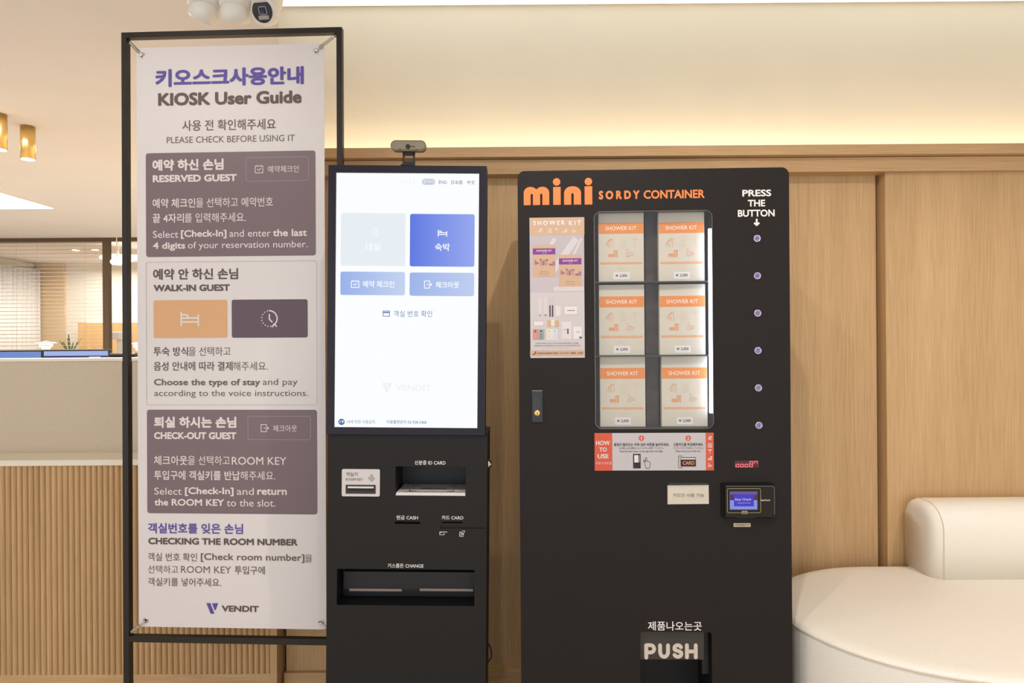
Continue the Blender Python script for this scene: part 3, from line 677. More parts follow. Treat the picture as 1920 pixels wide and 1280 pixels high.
patch(FK, rp, 652.8, 701, 911.2, 914.4, .5, mat('key_card_white', (215, 208, 202), .5), 'card_edge', 0, .0048, .0018)
patch(FK, rp, 652.8, 701, 915.2, 919.3, .5, DARK, 'slot', 0, .0034)
icon(FK, ki, [([(0, 0), (.62, 0), (.62, .9), (0, .9)], 1), ([(.0, .75), (.25, .75)], 0), ([(.72, 1), (1, .9), (.9, .7)], 0)], 824.6, 837.8, 996.2, 1002, .9, KW)
icon(FK, ki, [([(0, 0), (0, .75), (.5, .75)], 0), ([(0, 0), (.75, 0)], 0), ([(.3, .2), (.5, .55), (.7, .2), (.8, .55)], 0), ([(.55, .95), (1, .95), (.9, .7)], 0), ([(.25, .55), (.75, .55)], 0)], 861.9, 871.3, 994.5, 1005, 1.0, KW)
# side lock barrel
lkx = bx1; lz = FK.on(912, 873.5)[1]
link('side_lock', lathe([(.012, 0), (.012, .004), (.009, .006), (.009, .011), (.001, .011)], 24, 'x', (lkx, .035, lz)), mat('chrome', (230, 226, 220), .15, 1), ki, True)
for fx in (-.19, .19):
    for fy in (.03, .18): link('levelling_foot', lathe([(.018, 0), (.018, .012), (.006, .014), (.006, .03)], 16, 'z', (fx, fy, -.004)), steel, ki)

# webcam clipped on the kiosk
wx, wz = FK.on(765, 272); zt = kt
t = thing('webcam', 'small bronze grey webcam on a black bracket on top of the kiosk', 'webcam', FK.M @ Matrix.Translation((wx, .02, kt)))
cw, ch = 66.5 * .001484, 20 * .001484
brz = mat('webcam_bronze', (150, 138, 112), .4, .4); blk = mat('webcam_black', (16, 16, 17), .35)
oz = wz - kt
bm = bmesh.new(); loops = []
for y, g in ((-.014, .0025), (-.016, .0), (-.002, 0), (.010, .002)):
    loops.append([bm.verts.new((x, y, z + oz)) for x, z in rrect(-cw / 2 + g, cw / 2 - g, -ch / 2 + g, ch / 2 - g, ch / 2 - g - .0005, 8)])
n = len(loops[0])
for a, b in zip(loops, loops[1:]):
    for i in range(n): bm.faces.new((a[i], a[(i + 1) % n], b[(i + 1) % n], b[i]))
bm.faces.new(loops[0]); bm.faces.new(loops[-1][::-1])
link('body', me_from(bm), brz, t)
link('front_face', shape([rrect(-cw / 2 + .004, cw / 2 - .004, oz - ch / 2 + .004, oz + ch / 2 - .004, ch / 2 - .005)], -.0166, .0004), mat('webcam_face', (128, 116, 96), .35), t)
link('lens', lathe([(.0062, 0), (.0062, .003), (.0048, .0032), (.0044, .002), (.001, .002)], 24, 'y', (-.0005, -.0166, oz - .003)), blk, t, True)
for dx in (.010, .0165): link('sensor', lathe([(.002, 0), (.002, .001)], 14, 'y', (dx, -.0166, oz - .003)), blk, t)
for dx in (-.023, .023): sbox('microphone', (dx - .003, dx + .003, -.0174, -.0166, oz - .0118, oz - .0102), blk, t)
link('bracket', join([box(-.017, -.012, -.006, .002, 0, oz - ch / 2), box(.012, .017, -.006, .002, 0, oz - ch / 2), box(-.017, .017, -.006, .002, oz - ch / 2 - .010, oz - ch / 2 + .001), box(-.017, .017, -.008, .004, .004, .017)]), blk, t)
sbox('clamp', (-.019, .019, -.028, .03, 0, .004), blk, t, .001)

# cables in the gap behind the kiosk
x0, z0 = at(905, 1195, 2.3); 
tag(link('power_cable', tube([(at(905, 1190, 2.3)[0], 2.3, at(905, 1190, 2.3)[1]), (at(918, 1206, 2.3)[0], 2.3, at(918, 1206, 2.3)[1]), (at(924, 1228, 2.3)[0], 2.3, at(924, 1228, 2.3)[1]), (at(918, 1240, 2.3)[0], 2.3, at(918, 1240, 2.3)[1]), (at(900, 1250, 2.3)[0], 2.3, at(900, 1250, 2.3)[1]), (at(890, 1290, 2.3)[0], 2.25, .01)], .0022, False, 3, True), mat('dark_cable', (40, 30, 52), .5)), 'thin dark cable looping out behind the kiosk', 'cable')
q = lambda x, y, Y: (at(x, y, Y)[0], Y, at(x, y, Y)[1])
tag(link('earth_wire', tube([q(895, 1245, 2.34), q(915, 1246.5, 2.36), q(940, 1247.5, 2.38), q(944, 1249, 2.38), q(930, 1255, 2.35), q(914, 1260, 2.33), q(890, 1270, 2.3)], .0022, False, 3, True), mat('yellow_green_wire', (206, 196, 70), .5)), 'yellow green earth wire poking out behind the kiosk near the floor', 'wire')

# ================================================================== VENDING MACHINE
FV = Frame((.39658, 1.9, EYE + .05803), -1.6, 0)
vm = thing('vending_machine', 'tall black amenity vending machine with orange lettering and lit display window', 'vending machine', FV.M)
vx0, vx1 = FV.on(972.3, 600)[0], FV.on(1481.3, 600)[0]; vt = FV.on(1225, 317)[1]
wb = FV.bx(1115, 1336, 395.5, 803.2); ph = FV.bx(1200.5, 1335, 1184.5, 1300); VD = .44
ph = (ph[0], ph[1], .10, ph[3])
link('front_door', shape([rrect(vx0, vx1, .03, vt, .020, 8, (0, 0, 1, 1)), rrect(*wb, .019, 8), rrect(*ph, .009, 5, (0, 0, 1, 1))], 0, .004), BLACK, vm)
link('cabinet', shell(rrect(vx0, vx1, .03, vt, .020, 8, (0, 0, 1, 1)), .004, VD), BLACK, vm)
for fx in (vx0 + .05, vx1 - .05):
    for fy in (.05, VD - .05): link('foot', lathe([(.025, 0), (.025, .015), (.01, .016), (.01, .031)], 16, 'z', (fx, fy, 0)), DARK, vm)
marble = mat('smoky_back', (66, 53, 40), .35, 0, 0, .3, (22, .6, 0))
dc = link('display_case', cavity(*wb, .004, .10), marble, vm)
link('window_gasket', stroke(rrect(wb[0], wb[1], wb[2], wb[3], .019, 8), .0014, -.0006, True, False), mat('gasket_grey', (120, 112, 104), .3), vm)
link('window_pane', shape([rrect(wb[0], wb[1], wb[2], wb[3], .019, 8)], .0015, .002), glass('display_glass', (.96, .96, .96), .02), vm)
# box geometry (local to each box; base centre at origin, front at y=0)
bw = 84.6 * .001489 * (1.9 + .028) / 1.9; bh = 132.3 * .001489 * (1.928) / 1.9; bd = .026; DYB = .028
CREAM = mat('box_card', (214, 205, 186), .6); BORG = mat('box_orange', (232, 140, 62), .5); BICO = mat('box_icon_tan', (226, 158, 104), .6); BBAR = mat('box_bar', (232, 164, 112), .55)
BLT = mat('box_icon_pale', (222, 196, 168), .6); BPR = mat('price_black', (40, 36, 36), .6); BLB = mat('price_label_white', (232, 228, 222), .5); BTW = mat('box_white_print', (250, 240, 226), .6)
u = bw / 84.6
def bb(x0, x1, y0, y1):   # px from the box's top-left corner
    return (-bw / 2 + x0 * u, -bw / 2 + x1 * u, bh - y1 * u, bh - y0 * u)
kit = thing('shower_kit_box', 'x', 'box')
sbox('carton', (-bw / 2, bw / 2, 0, bd, 0, bh), CREAM, kit, .0012)
link('band', shape([rrect(*bb(.6, 84, 22, 42.3))], -.0003), BORG, kit)
write_l(kit, 'SHOWER KIT', bb(13, 71, 28.6, 36), BTW, .004, -.0006)
icon_l(kit, SHOWER, bb(12, 28, 52, 68), .8 * u, BICO, -.0004); icon_l(kit, BOTTLES, bb(39, 51, 52, 68), .7 * u, BLT, -.0004); icon_l(kit, RAZOR, bb(63, 72.5, 52, 68), .9 * u, BLT, -.0004)
icon_l(kit, TOWELS, bb(19, 35, 73.5, 86), 1.9 * u, BICO, -.0004); icon_l(kit, SOAP, bb(50, 65, 70, 86), .8 * u, BICO, -.0004)
link('ingredient_bar', shape([rrect(*bb(3, 81, 95.6, 99.6), 1.9 * u, 4)], -.0003), BBAR, kit)
write_l(kit, 'HEALING SHOWER KIT', bb(8, 76, 96.8, 98.6), CREAM, 0, -.0006)
write_l(kit, '이용안내', bb(35, 50, 105.5, 109.5), BLT, 0, -.0004)
link('price_label', shape([rrect(*bb(27.5, 57.5, 115, 128), .5 * u)], -.0005), BLB, kit)
write_l(kit, '₩', bb(31.5, 36, 118.6, 123), BPR, .02, -.0008); write_l(kit, '2,000', bb(39, 53.2, 118.2, 124.2), BPR, .016, -.0008)
spots = [(1122.9, 1207.4, 528.0, 'top row, left column'), (1235.4, 1321, 527.2, 'top row, right column'), (1124, 1208.4, 666, 'middle row, left column'), (1237, 1323, 665.2, 'middle row, right column'), (1125.5, 1210.4, 804, 'bottom row, left column'), (1240.5, 1327.5, 803.2, 'bottom row, right column')]
shelfz = []
def dup(root, M, label):
    r = root.copy(); COL.objects.link(r); r.matrix_world = M; r['label'] = label
    for c in root.children:
        d = c.copy(); COL.objects.link(d); d.parent = r; d.matrix_parent_inverse = Matrix()
    return r
bpy.context.view_layer.update()
for i, (x0, x1, yb, lab) in enumerate(spots):
    cx, cz_ = FV.on((x0 + x1) / 2, yb, DYB); cz_ = max(cz_, wb[2] + .0015)
    M = FV.M @ Matrix.Translation((cx, DYB, cz_)) @ Matrix.Rotation(R(-2.0 if i % 2 else -.5), 4, 'Z')
    lb = 'cream shower kit carton in the vending window, ' + lab
    if i == 0: first = (M, lb)
    else: dup(kit, M, lb)['group'] = 'shower kit cartons in the window'
    shelfz.append(cz_)
kit.matrix_world = first[0]; kit['label'] = first[1]; kit['group'] = 'shower kit cartons in the window'
for a, b in ((0, 1), (2, 3), (4, 5)):
    z = min(shelfz[a], shelfz[b]) - .0005; z = max(z, wb[2] + .0012)
    sbox('shelf', (wb[0] + .001, wb[1] - .001, .012, .098, z - .003, z - .0002), mat('shelf_dark', (64, 58, 50), .4), dc)
dvx = FV.bx(1210.5, 1234, 396, 803, .06)
sbox('divider', (dvx[0], dvx[1], .06, .098, wb[2], wb[3]), marble, dc)
ls = FV.bx(1328.5, 1335.5, 429, 774, .012)
lt = link('led_tube', box(ls[0], ls[1], .004, .012, ls[2], ls[3], .0012), mat('cool_led', (214, 224, 255), .5, 0, 9), vm)
# lettering on the door
ORL = mat('orange_vinyl', (246, 130, 60), .5); VW = mat('white_vinyl', (238, 228, 222), .55)
def arch(f, x0, x1, yt, yb, legs):
    """lower-case arch letters of the logo: legs are (x0,x1) slot gaps"""
    sx = f.bx(x0, x1, yt, yb); s = (sx[1] - sx[0]) / (x1 - x0); X = lambda p: sx[0] + (p - x0) * s; Z = lambda p: sx[3] - (p - yt) * s
    n = len(legs); cells = [x0] + [(l[0] + l[1]) / 2 for l in legs[:0]]
    loops = []
    # outer outline: humps
    pts = [(X(x0), Z(yb))]
    hw = (x1 - x0) / n
    if n == 1: humps = [(x0, x1)]
    else: humps = [(x0, x0 + hw * 1.0), (x0 + hw * 1.0, x1)]
    for a, b in humps:
        r = (b - a) / 2; cx = (a + b) / 2; rr = min(r, 14)
        if a == x0:
            for k in range(9): an = R(180 - 90 * k / 8); pts.append((X(a + rr + rr * math.cos(an)), Z(yt + rr * .95 - rr * .95 * math.sin(an))))
        else:
            for k in range(5): an = R(150 - 60 * k / 4); pts.append((X(cx - 1 + 14 * math.cos(an)), Z(yt + 13.3 - 13.3 * math.sin(an))))
        if b == x1:
            for k in range(9): an = R(90 - 90 * k / 8); pts.append((X(b - rr + rr * math.cos(an)), Z(yt + rr * .95 - rr * .95 * math.sin(an))))
        else:
            for k in range(5): an = R(90 - 60 * k / 4); pts.append((X(cx + 1 + 14 * math.cos(an)), Z(yt + 13.3 - 13.3 * math.sin(an))))
    pts.append((X(x1), Z(yb)))
    for a, b in reversed(legs):
        r = (b - a) / 2; pts.append((X(b), Z(yb)))
        for k in range(7): an = R(0 + 180 * k / 6); pts.append((X((a + b) / 2 + r * math.cos(an)), Z(yt + 15 - r * math.sin(an))))
        pts.append((X(a), Z(yb)))
    return shape([pts], -.0006, .0004)
m_ = arch(FV, 982, 1029.7, 350.3, 384.3, [(994.8, 999.2), (1012.6, 1017)])
n_ = arch(FV, 1057.6, 1089.4, 349.3, 383.6, [(1071, 1075.8)])
parts = [m_, n_]
for a, b, t_, y2, dx, dy in ((1037.2, 1051.2, 350.5, 383.8, 1043.6, 341.0), (1096.2, 1110.4, 349.2, 383.3, 1103.2, 340.3)):
    parts.append(shape([rrect(*FV.bx(a, b, t_, y2))], -.0006, .0004)); c = FV.on(dx, dy); parts.append(shape([circ(c[0], c[1], 7.0 * .001484)], -.0006, .0004))
link('logo_lettering', join(parts), ORL, vm)
def V(s, x0, x1, yc, h, m=VW, bold=.03): return write(FV, vm, s, x0, x1, yc, h, m, bold)
V('S O R D Y', 1122.6, 1199, 365.4, 16.3, ORL, .05); V('CONTAINER', 1206.7, 1320.8, 364, 16.2, ORL, .03)
V('PRESS', 1391.7, 1445.7, 361.9, 12.7); V('THE', 1402, 1434.5, 380.8, 12.6); V('BUTTON', 1383.3, 1452.2, 399.6, 13.2)
b = FV.bx(1412.8, 1424.4, 410.2, 424); sx = (b[1] - b[0]); sz = b[3] - b[2]
link('arrow', shape([[(b[0] + p * sx, b[2] + q_ * sz) for p, q_ in ((.36, 1), (.66, 1), (.66, .42), (.86, .56), (1, .36), (.5, 0), (0, .36), (.16, .56), (.36, .42))]], -.0006), VW, vm)
V('제품나오는곳', 1214.7, 1315.6, 1173, 17, VW, .014)
# push buttons
silver = mat('button_silver', (214, 204, 226), .25, .9); bglow = mat('button_violet', (186, 170, 232), .4, 0, .55)
for px, py in ((1419.3, 447), (1419.8, 517), (1420.3, 587), (1420.9, 657), (1421.7, 727), (1422.6, 797)):
    x, z = FV.on(px, py)
    pb = link('push_button', lathe([(.0102, 0), (.0102, .0018), (.0092, .003), (.0080, .003), (.0074, .0022), (.0005, .0022)], 28, 'y', (x, 0, z)), silver, vm, True)
    link('lit_ring', lathe([(.0070, .0022), (.0070, .0028), (.0056, .0028), (.0056, .0022)], 24, 'y', (x, 0, z)), bglow, pb)
    link('screw_mark', join([stroke([(x - .003, z - .002), (x + .003, z + .002)], .0014, -.0027), stroke([(x - .002, z + .003), (x + .002, z - .003)], .0014, -.0027)]), mat('button_dark', (92, 80, 110), .4), pb)
# lock handle on the left
hb = FV.bx(997.6, 1017.3, 731, 790.5)
hp = link('door_handle', shape([rrect(*hb, .003)], -.004, .004), mat('handle_black', (26, 26, 27), .25), vm)
h2 = FV.bx(999.5, 1013.2, 741.5, 782)
link('grip', shape([rrect(*h2, .0095, 8, (0, 0, 1, 1))], -.009, .005), mat('grip_black', (32, 32, 33), .2), hp)
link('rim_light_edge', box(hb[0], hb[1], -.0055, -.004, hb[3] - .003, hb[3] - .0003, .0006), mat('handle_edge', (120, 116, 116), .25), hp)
x, z = FV.on(1007.2, 773.2); link('key_barrel', lathe([(.0084, 0), (.0084, .004), (.006, .0045), (.001, .0045)], 24, 'y', (x, -.009, z)), mat('brass', (224, 180, 112), .25, 1), hp, True)
sbox('keyway', (x - .0008, x + .0008, -.0138, -.0134, z - .004, z + .004), DARK, hp)
# poster
po = patch(FV, vm, 993.7, 1095.5, 407.6, 670.6, 0, mat('poster_paper', (200, 190, 188), .4), 'poster', 0, .0008, .0006)
BEI = mat('poster_beige', (200, 164, 134), .45); PVI = mat('poster_violet', (128, 52, 140), .45); PIC = mat('poster_mauve_icon', (150, 96, 118), .5); PGR = mat('poster_grey', (196, 184, 182), .5); PWH = mat('poster_white', (222, 216, 212), .5); PDK = mat('poster_dark', (70, 60, 60), .5)
def pp(x0, x1, yt, yb, m, r=0, lift=.0011, name='print_patch'): return patch(FV, po, x0, x1, yt, yb, r, m, name, 0, lift)
def pw(s, x0, x1, yc, h, m, bold=0): return write(FV, po, s, x0, x1, yc, h, m, bold, 0, .0017)
pp(993.7, 1095.5, 407.7, 441, BEI)
pw('S H O W E R', 999.8, 1059, 417.8, 8.8, PWH, .05); pw('K I T', 1066.5, 1089.5, 417.8, 8.8, PWH, .05)
for ic, a, b in ((SHOWER, 1010, 1017), (BOTTLES, 1028, 1034), (RAZOR, 1040, 1046), (TOWELS, 1055, 1063), (SOAP, 1072, 1080)): icon(FV, po, ic, a, b, 428.5, 436, .7, PWH, 0, .0015)
pp(993.9, 1095.3, 441, 520, mat('poster_backdrop', (184, 174, 178), .45), 0, .00095)
for (a, b, c) in ((1003, 1040, 7), (1032, 1080, 12), (1058, 1090, 4)):
    q1 = FV.on(a, 514); q2 = FV.on(b, 447); link('print_patch', stroke([q1, q2], c * .0015, -.00105, False, False), mat('poster_ray', (204, 196, 196), .45), po)
pp(993.9, 1095.3, 519, 547, mat('poster_table', (190, 178, 182), .45), 0, .0011)
pp(1038, 1095.3, 537, 546, mat('poster_plinth', (206, 196, 194), .45), 3, .0013)
for (x0, y0) in ((999, 458.6), (1047.9, 477.2)):
    pp(x0, x0 + 42.2, y0, y0 + 60.2, BEI, 0, .0014); pp(x0, x0 + 42.2, y0 + 7, y0 + 18.4, PVI, 0, .0017)
    write(FV, po, 'SHOWER KIT', x0 + 7, x0 + 35.5, y0 + 11.5, 3.4, PWH, .02, 0, .002); write(FV, po, '샤워키트', x0 + 17, x0 + 26, y0 + 15.6, 1.8, PWH, 0, 0, .002)
    for ic, a, b, c, d in ((SOAP, 3, 11, 29, 37), (RAZOR, 13, 17, 27, 39), (BOTTLES, 18, 22, 30, 38), (RAZOR, 23, 29, 28, 39), (TOWELS, 31, 41.5, 32, 39)): icon(FV, po, ic, x0 + a, x0 + b, y0 + c, y0 + d, 1.2, PIC, 0, .0017)
    outline(FV, po, x0 + 14, x0 + 28, y0 + 50.5, y0 + 55.5, .5, .5, PIC, 'outline', 0, .0017)
for x0 in (1009.5, 1019.5): pp(x0, x0 + 6.5, 557, 592, mat('poster_tube', (208, 198, 196), .4), 2); pp(x0 + 1.5, x0 + 5, 589, 593, PGR)
for x0 in (1031.2, 1036): pp(x0 - .6, x0 + .6, 557, 572, PGR); pp(x0 - 1.3, x0 + 1.3, 572, 594, PDK, 1.2)
pp(1041.5, 1051, 573, 592, mat('poster_pouch', (216, 208, 200), .5)); pp(1057, 1083.5, 572.5, 591, PGR, 1.5); pp(1058.5, 1082, 574.5, 589, PWH, 1, .0014); pw('WOMEN PAD', 1063, 1078, 582, 2.2, PDK, .02)
pp(1000, 1020, 601, 611.5, PGR, 1.5); pp(1001.5, 1018.5, 602.5, 610, PWH, 1, .0014)
for k, (a, m) in enumerate(((1026, BEI), (1033, mat('poster_cream', (226, 210, 186), .5)), (1040, BEI))): pp(a, a + 8, 599 + abs(1 - k) * 1.5, 611 + abs(1 - k) * 1.5, m, .5, .0013 + .0001 * k)
pp(999, 1008, 617, 637, mat('poster_coral', (214, 130, 108), .5)); pp(1008.2, 1021, 617, 637, mat('poster_slate', (160, 160, 156), .5)); pp(1025, 1035, 617, 637, mat('poster_yellow', (226, 216, 196), .5)); pp(1035.4, 1045, 617, 637, mat('poster_mist', (208, 214, 216), .5))
for a, m in ((1003.5, mat('dot_red', (120, 60, 50), .5)), (1014.5, PDK), (1030, mat('dot_yellow', (214, 186, 80), .5)), (1040.3, mat('dot_sky', (150, 182, 200), .5))):
    pp(a - 1.8, a + 1.8, 619, 622.6, m, 1.7, .0014)
    for yy in (626, 629.5, 633): pp(a - 3, a + 3, yy, yy + .9, PDK if m is PDK else PGR, 0, .0014)
pp(1053, 1071, 603, 635, mat('poster_carton', (214, 206, 204), .45), .5); pp(1063.5, 1066, 616, 626, PDK, .5, .0014); pw('AMENITY', 1056, 1062, 618, 1.6, PDK); pp(1075, 1091, 612, 635, mat('poster_bag', (220, 214, 212), .5), 1.5); pw('SHOWER', 1080, 1087, 622, 1.6, PDK); pp(1086, 1091, 631, 634, PDK, .5, .0014)
pw('[칫솔/치약세트] [면도기] [바디워시] [헤어샴푸] [샤워볼]', 1004, 1084, 643.4, 2.6, PDK); pw('[폼클렌징] [여성청결제] [스킨로션] [스타킹세트] [면봉] [빗]', 1002, 1088, 647.8, 2.6, PDK); pw('* 제품 구성은 변경될 수 있습니다', 1020, 1072, 651.6, 1.6, PGR)
pp(993.9, 1095.3, 656.6, 667.4, BEI); pw("PURPLE'S AMENITY BOX", 1007.5, 1046.5, 662, 3, PDK, .012); pw('구매 및 이용문의', 1049, 1067.5, 661.8, 2.8, PDK); pw('2033 - 3157', 1070, 1093, 661.6, 3.2, PDK, .02)
icon(FV, po, [(arc(0.1, 1, .85, 275, 355), 0), ([(0, .05), (.3, .25)], 0), ([(.95, 1), (.75, .8)], 0)], 999.5, 1005, 659, 665, 1.5, PDK, 0, .0015)
# how-to-use label
hl = patch(FV, vm, 1114.8, 1337.8, 811.3, 881.6, 0, mat('label_white', (194, 186, 186), .4), 'instruction_label', 0, .0008, .0006)
LOR = mat('label_orange', (212, 84, 52), .45)
def hp_(x0, x1, yt, yb, m, r=0, lift=.0012): return patch(FV, hl, x0, x1, yt, yb, r, m, 'print_patch', 0, lift)
def hw_(s, x0, x1, yc, h, m, bold=0): return write(FV, hl, s, x0, x1, yc, h, m, bold, 0, .0018)
hp_(1114.8, 1147.9, 811.7, 882, LOR); hp_(1323.2, 1337.8, 811, 881.2, LOR)
hw_('HOW', 1117.3, 1143.4, 830, 8.2, PWH, .03); hw_('TO', 1123.4, 1137.8, 842.3, 8, PWH, .03); hw_('USE', 1120.6, 1140.8, 854.8, 8.2, PWH, .03); hw_('자 판 기 사 용 법', 1117.3, 1145.8, 867.8, 5, PWH, .01)
for (px, s) in ((1202.6, '1'), (1290.2, '2')):
    x, z = FV.on(px, 821); link('number_disc', shape([circ(x, z, 5.1 * .001484)], -.0012), LOR, hl); hw_(s, px - (.9 if s == '1' else 2), px + (.9 if s == '1' else 2), 821, 6.2, PWH, .02)
hw_('불빛이 들어오는 우측 실버 버튼을 눌러주세요.', 1151, 1254.6, 833, 6, BPR, .018); hw_('光が差し込む右側のシルバーボタンを押してください。', 1161, 1244.8, 839.6, 3.8, BPR); hw_('Press the silver button on the right side of the light.', 1161.6, 1243.2, 846, 4.4, BPR)
hw_('신용카드를 투입해주세요.', 1262.4, 1318.8, 832.8, 5.8, BPR, .018); hw_('クレジットカードを投入してください。', 1262.4, 1318.8, 839.3, 3.8, BPR); hw_('Please insert your credit card.', 1267, 1313.5, 845.6, 4.4, BPR)
hp_(1186.9, 1201.2, 850.5, 877.7, BPR, .8); hp_(1189, 1197, 852.8, 866.5, PWH, .3, .0015)
for k in range(6): hp_(1198.6, 1199.8, 853.5 + k * 2.2, 854.7 + k * 2.2, PWH, .5, .0015)
icon(FV, hl, HAND, 1206.3, 1219.3, 857.4, 877.5, .8, BPR, 0, .0016)
icon(FV, hl, [([(1, 1), (0, 1), (0, 0), (1, 0)], 0)], 1272.3, 1279.5, 854.5, 876.5, .8, BPR, 0, .0016)
hp_(1275.9, 1304.7, 857, 874.2, BPR, .4); hp_(1276.6, 1303.8, 858.4, 860.9, PWH, 0, .0015); hw_('CARD', 1279.8, 1301.8, 867.4, 6.8, mat('card_word_orange', (240, 140, 100), .5), .02)
for ic, y0 in ((SHOWER, 817), (BOTTLES, 830.5), (RAZOR, 842.5), (TOWELS, 854.5), (SOAP, 867.5)): icon(FV, hl, ic, 1327.2, 1334.5, y0, y0 + 7.5, .8, PWH, 0, .0016)
# taped paper notice
no = link('paper_notice', shape([[FV.on(1251.4, 909.6), FV.on(1251.6, 945), FV.on(1329, 944.2), FV.on(1328.6, 908.8)]], -.001, .0004), mat('notice_paper', (212, 202, 184), .65, 0, 0, .3, (60, .04, 0)), vm)
write(FV, no, '카드만 사용 가능', 1261.5, 1320, 928, 7, mat('notice_ink', (76, 68, 60), .6), 0, 0, .0013)
patch(FV, no, 1253, 1327.5, 904.5, 912, .5, glass('clear_tape', (.93, .92, .9), .05), 'tape', 0, .0014)
# red digit display
rd = patch(FV, vm, 1377.6, 1422, 863.4, 876.2, .6, mat('display_red_dark', (92, 6, 16), .25, 0, 0, .6), 'digit_display', 0, .0008, .0005)
RED = mat('led_red', (255, 120, 128), .4, 0, 1.5); DIM = mat('led_red_dim', (150, 12, 30), .4, 0, .7)
DARKR = mat('led_red_off', (110, 10, 22), .4, 0, .35)
def seg(px, yt, up, lo):
    b = FV.bx(px, px + 5.4, yt, yt + 10.2); sk = .0007; H = b[3] - b[2]; m = (b[2] + b[3]) / 2
    lowr = [(b[0], b[2]), (b[1], b[2]), (b[1] + sk, m), (b[0] + sk, m)]; upr = [(b[0] + sk, m), (b[1] + sk, m), (b[1] + 2 * sk, b[3]), (b[0] + 2 * sk, b[3])]
    link('digit', stroke(lowr, .0014, -.0015, True), RED if lo else DARKR, rd)
    link('digit', stroke(upr, .0014 if up else .0009, -.0014, True), RED if up else DARKR, rd)
for k in range(3): seg(1379.4 + k * 8.4, 864.8, 0, 1)
seg(1405, 864.6, 2, 1); seg(1413.4, 864.2, 1, 0)
# card terminal
tb = FV.bx(1351.6, 1450.4, 904.4, 970.6)
ter = link('card_terminal', shape([rrect(*tb, .007)], -.006, .006), mat('terminal_frame', (10, 10, 10), .4, 0, 0, .15), vm)
fb = FV.bx(1357.5, 1449.6, 908.4, 967.0)
link('terminal_face', shape([rrect(*fb, .005)], -.013, .007), mat('terminal_brown', (42, 37, 30), .4, 0, 0, .15), ter)
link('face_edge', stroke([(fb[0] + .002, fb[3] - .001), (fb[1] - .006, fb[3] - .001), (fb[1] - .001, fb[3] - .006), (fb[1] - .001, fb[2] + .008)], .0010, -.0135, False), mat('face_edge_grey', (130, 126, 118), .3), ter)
TL = .0135
outline(FV, ter, 1363.6, 1426, 915.6, 960.8, 2.5, .9, mat('gold_line', (166, 150, 106), .3), 'outline', -TL, .0004)
T0 = -.0135
patch(FV, ter, 1367.9, 1420.2, 920.8, 955.2, 0, mat('terminal_lcd', (112, 96, 158), .3, 0, .8), 'lcd', T0, .0003)
patch(FV, ter, 1368.6, 1419.8, 937.4, 954.6, 0, mat('lcd_sky', (136, 150, 232), .3, 0, .9), 'lcd_area', T0, .0005)
patch(FV, ter, 1368.6, 1375.8, 927, 937.2, 0, mat('lcd_rust', (92, 60, 96), .3, 0, .7), 'lcd_area', T0, .0005); patch(FV, ter, 1413.4, 1419.8, 927, 937.2, 0, MATS['lcd_rust'], 'lcd_area', T0, .0005)
patch(FV, ter, 1376, 1413.2, 926.2, 948.8, 0, mat('lcd_blue', (74, 62, 196), .3, 0, .9), 'lcd_window', T0, .0008)
lw = mat('lcd_white', (214, 220, 255), .3, 0, .9)
write(FV, ter, 'Easy Check', 1378.3, 1408.6, 936.2, 5.2, lw, .01, T0, .0012); write(FV, ter, '카드를 넣어주세요', 1382, 1407, 942.4, 2, lw, 0, T0, .0012)
write(FV, ter, 'EasyCheck', 1426.8, 1444, 937.6, 3.8, VW, .02, T0, .0006)
icon(FV, ter, CARDI, 1391, 1401, 957.6, 963, .7, mat('terminal_icon', (170, 164, 150), .4), T0, .0008)
ctl = FV.bx(1376, 1414, 966.2, 968.4); sbox('card_mouth', (ctl[0], ctl[1], -.0132, -.0060, ctl[2], ctl[3]), DARK, ter)
sl = patch(FV, vm, 1375.5, 1407.2, 980.2, 987.2, 0, mat('strip_label', (206, 188, 156), .6), 'strip_label', 0, .0009, .0005)
write(FV, sl, '카드투입구↑', 1378, 1404.5, 983.7, 4.4, ink, .01, 0, .0013)
# vending chute with its push flap
chu = link('chute', cavity(*ph, .004, .16), mat('chute_black', (8, 8, 9), .6), vm)
fz = FV.on(1265, 1235.6, .010)[1]
fl = sbox('push_flap', (ph[0] + .001, ph[1] - .020, .008, .014, fz, ph[3] - .001), mat('flap_grey', (56, 50, 45), .5), chu, .0008)
link('side_guide', box(ph[1] - .020, ph[1] - .002, .03, .05, fz - .05, ph[3] - .001), mat('guide_dark', (26, 25, 22), .5), chu)
PSH = mat('push_letter', (214, 198, 180), .5); yF = .0075
def letter(px0, px1, strokes, cap=True):
    b = FV.bx(px0, px1, 1205.4, 1234.3, .008); s = (b[1] - b[0]) / (px1 - px0); w_ = 7.2 * s
    ms = []
    for pts, cp in strokes:
        ms.append(stroke([(b[0] + w_ / 2 + p * (b[1] - b[0] - w_), b[2] + w_ / 2 + r_ * (b[3] - b[2] - w_)) for p, r_ in pts], w_, yF, False, True))
    return ms
def aq(cx, cz, rx, rz, a0, a1, n=14): return [(cx + rx * math.cos(R(a0 + (a1 - a0) * k / n)), cz + rz * math.sin(R(a0 + (a1 - a0) * k / n))) for k in range(n + 1)]
ms = letter(1208, 1230, [([(0, -.08), (0, 1)], 1), ([(0, 1), (.55, 1)] + aq(.55, .69, .45, .31, 90, -90) + [(0, .38)], 1)])
ms += letter(1234, 1256, [([(0, 1), (0, .45)] + aq(.5, .45, .5, .45, 180, 360) + [(1, 1)], 1)])
ms += letter(1260.5, 1281, [(aq(.5, .74, .48, .26, 20, 200) + [(.1, .60), (.9, .42)] + aq(.5, .27, .5, .27, 20, -160), 1)])
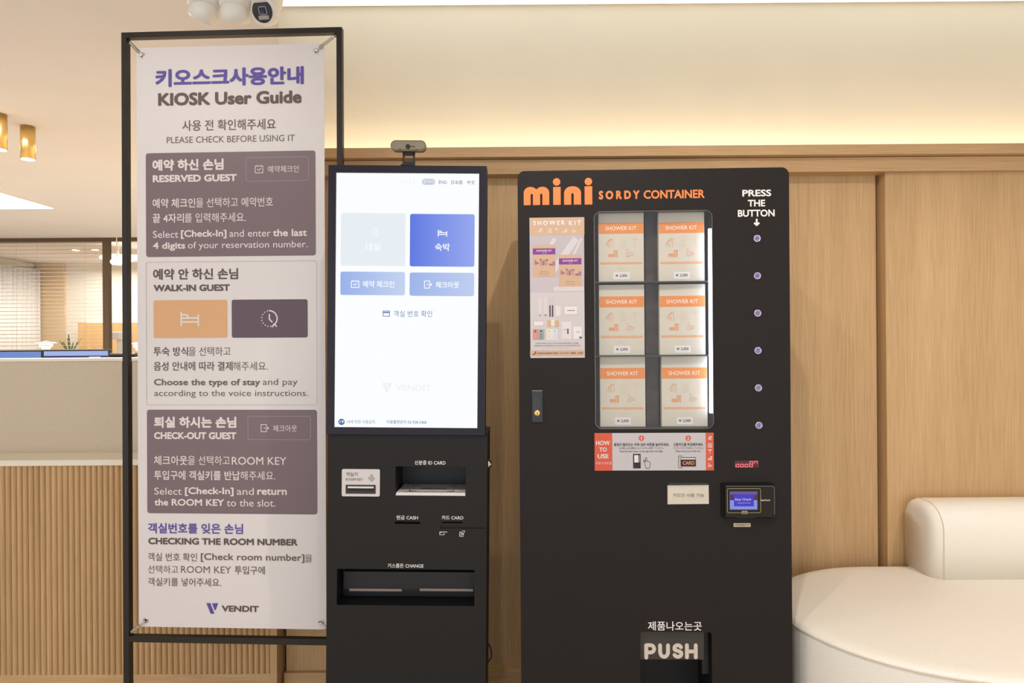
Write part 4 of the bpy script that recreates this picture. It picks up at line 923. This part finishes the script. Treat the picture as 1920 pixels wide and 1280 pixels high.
ms += letter(1284.3, 1308, [([(0, -.05), (0, 1)], 1), ([(1, -.05), (1, 1)], 1), ([(0, .46), (1, .46)], 1)])
link('push_lettering', join(ms), PSH, chu)

# ================================================================== CEILING CAMERAS
CW = mat('camera_white', (240, 234, 224), .35); CB = mat('camera_black', (24, 24, 26), .15)
def ceiling_camera(px, pyb, Y, aim, lab):
    X, zb = at(px, pyb, Y); r = .046; zc = zb + r + .006
    t = thing('ceiling_camera', lab, 'security camera', Matrix.Translation((X, Y, CEIL)), 'white turret cameras on the ceiling')
    d = CEIL - zc
    link('mount', lathe([(.055, 0), (.055, -.010), (.050, -.014), (.028, -.018), (.028, -d + .115), (.046, -d + .108), (.054, -d + .09), (.055, -d + .05), (.051, -d + .022), (.046, -d + .012)], 40), CW, t, True)
    # eyeball turned towards aim (azimuth, elevation)
    az, el = aim; A = Vector((math.cos(R(el)) * math.sin(R(az)), math.cos(R(el)) * math.cos(R(az)), math.sin(R(el))))
    Q = A.to_track_quat('Z', 'Y').to_matrix().to_4x4()
    ball = link('eyeball', lathe([(.001, -.046), (.02, -.042), (.036, -.030), (.046, -.008), (.047, .008), (.045, .022), (.040, .030), (.036, .031), (.036, .026), (.001, .026)], 40), CW, t, True)
    ball.matrix_local = Matrix.Translation((0, 0, -d)) @ Q
    link('front_glass', lathe([(.0355, .026), (.0355, .0275), (.001, .0275)], 36), CB, ball)
    link('lens_surround', stroke(rrect(-.013, .013, -.010, .014, .005, 5), .0022, 0, True, False), mat('lens_ring_violet', (170, 160, 196), .3), ball).matrix_local = Matrix.Translation((0, .004, .0279)) @ Matrix.Rotation(R(90), 4, 'X')
    link('lens', lathe([(.008, .0276), (.008, .030), (.004, .0295), (.001, .0295)], 24), mat('lens_dark', (50, 38, 26), .1), ball)
    o = link('infrared_window', shape([rrect(-.018, .018, -.006, .006, .001)], 0, .0008), mat('ir_window', (170, 160, 148), .4), ball)
    o.matrix_local = Matrix.Translation((0, -.019, .0282)) @ Matrix.Rotation(R(90), 4, 'X')
    if el < -40: sbox('rating_label', (.008, .034, -.0508, -.0490, -d + .052, -d + .060), mat('camera_print', (168, 158, 142), .5), t).rotation_euler.z = R(8)
ceiling_camera(499.5, 50, 2.30, (188, -26), 'white ceiling camera with black round lens face turned to the room')
ceiling_camera(441, 53.5, 2.28, (-20, -62), 'middle white ceiling camera above the banner stand, lens turned away')
ceiling_camera(383, 51, 2.28, (-60, -50), 'leftmost white ceiling camera above the banner stand, lens turned away')
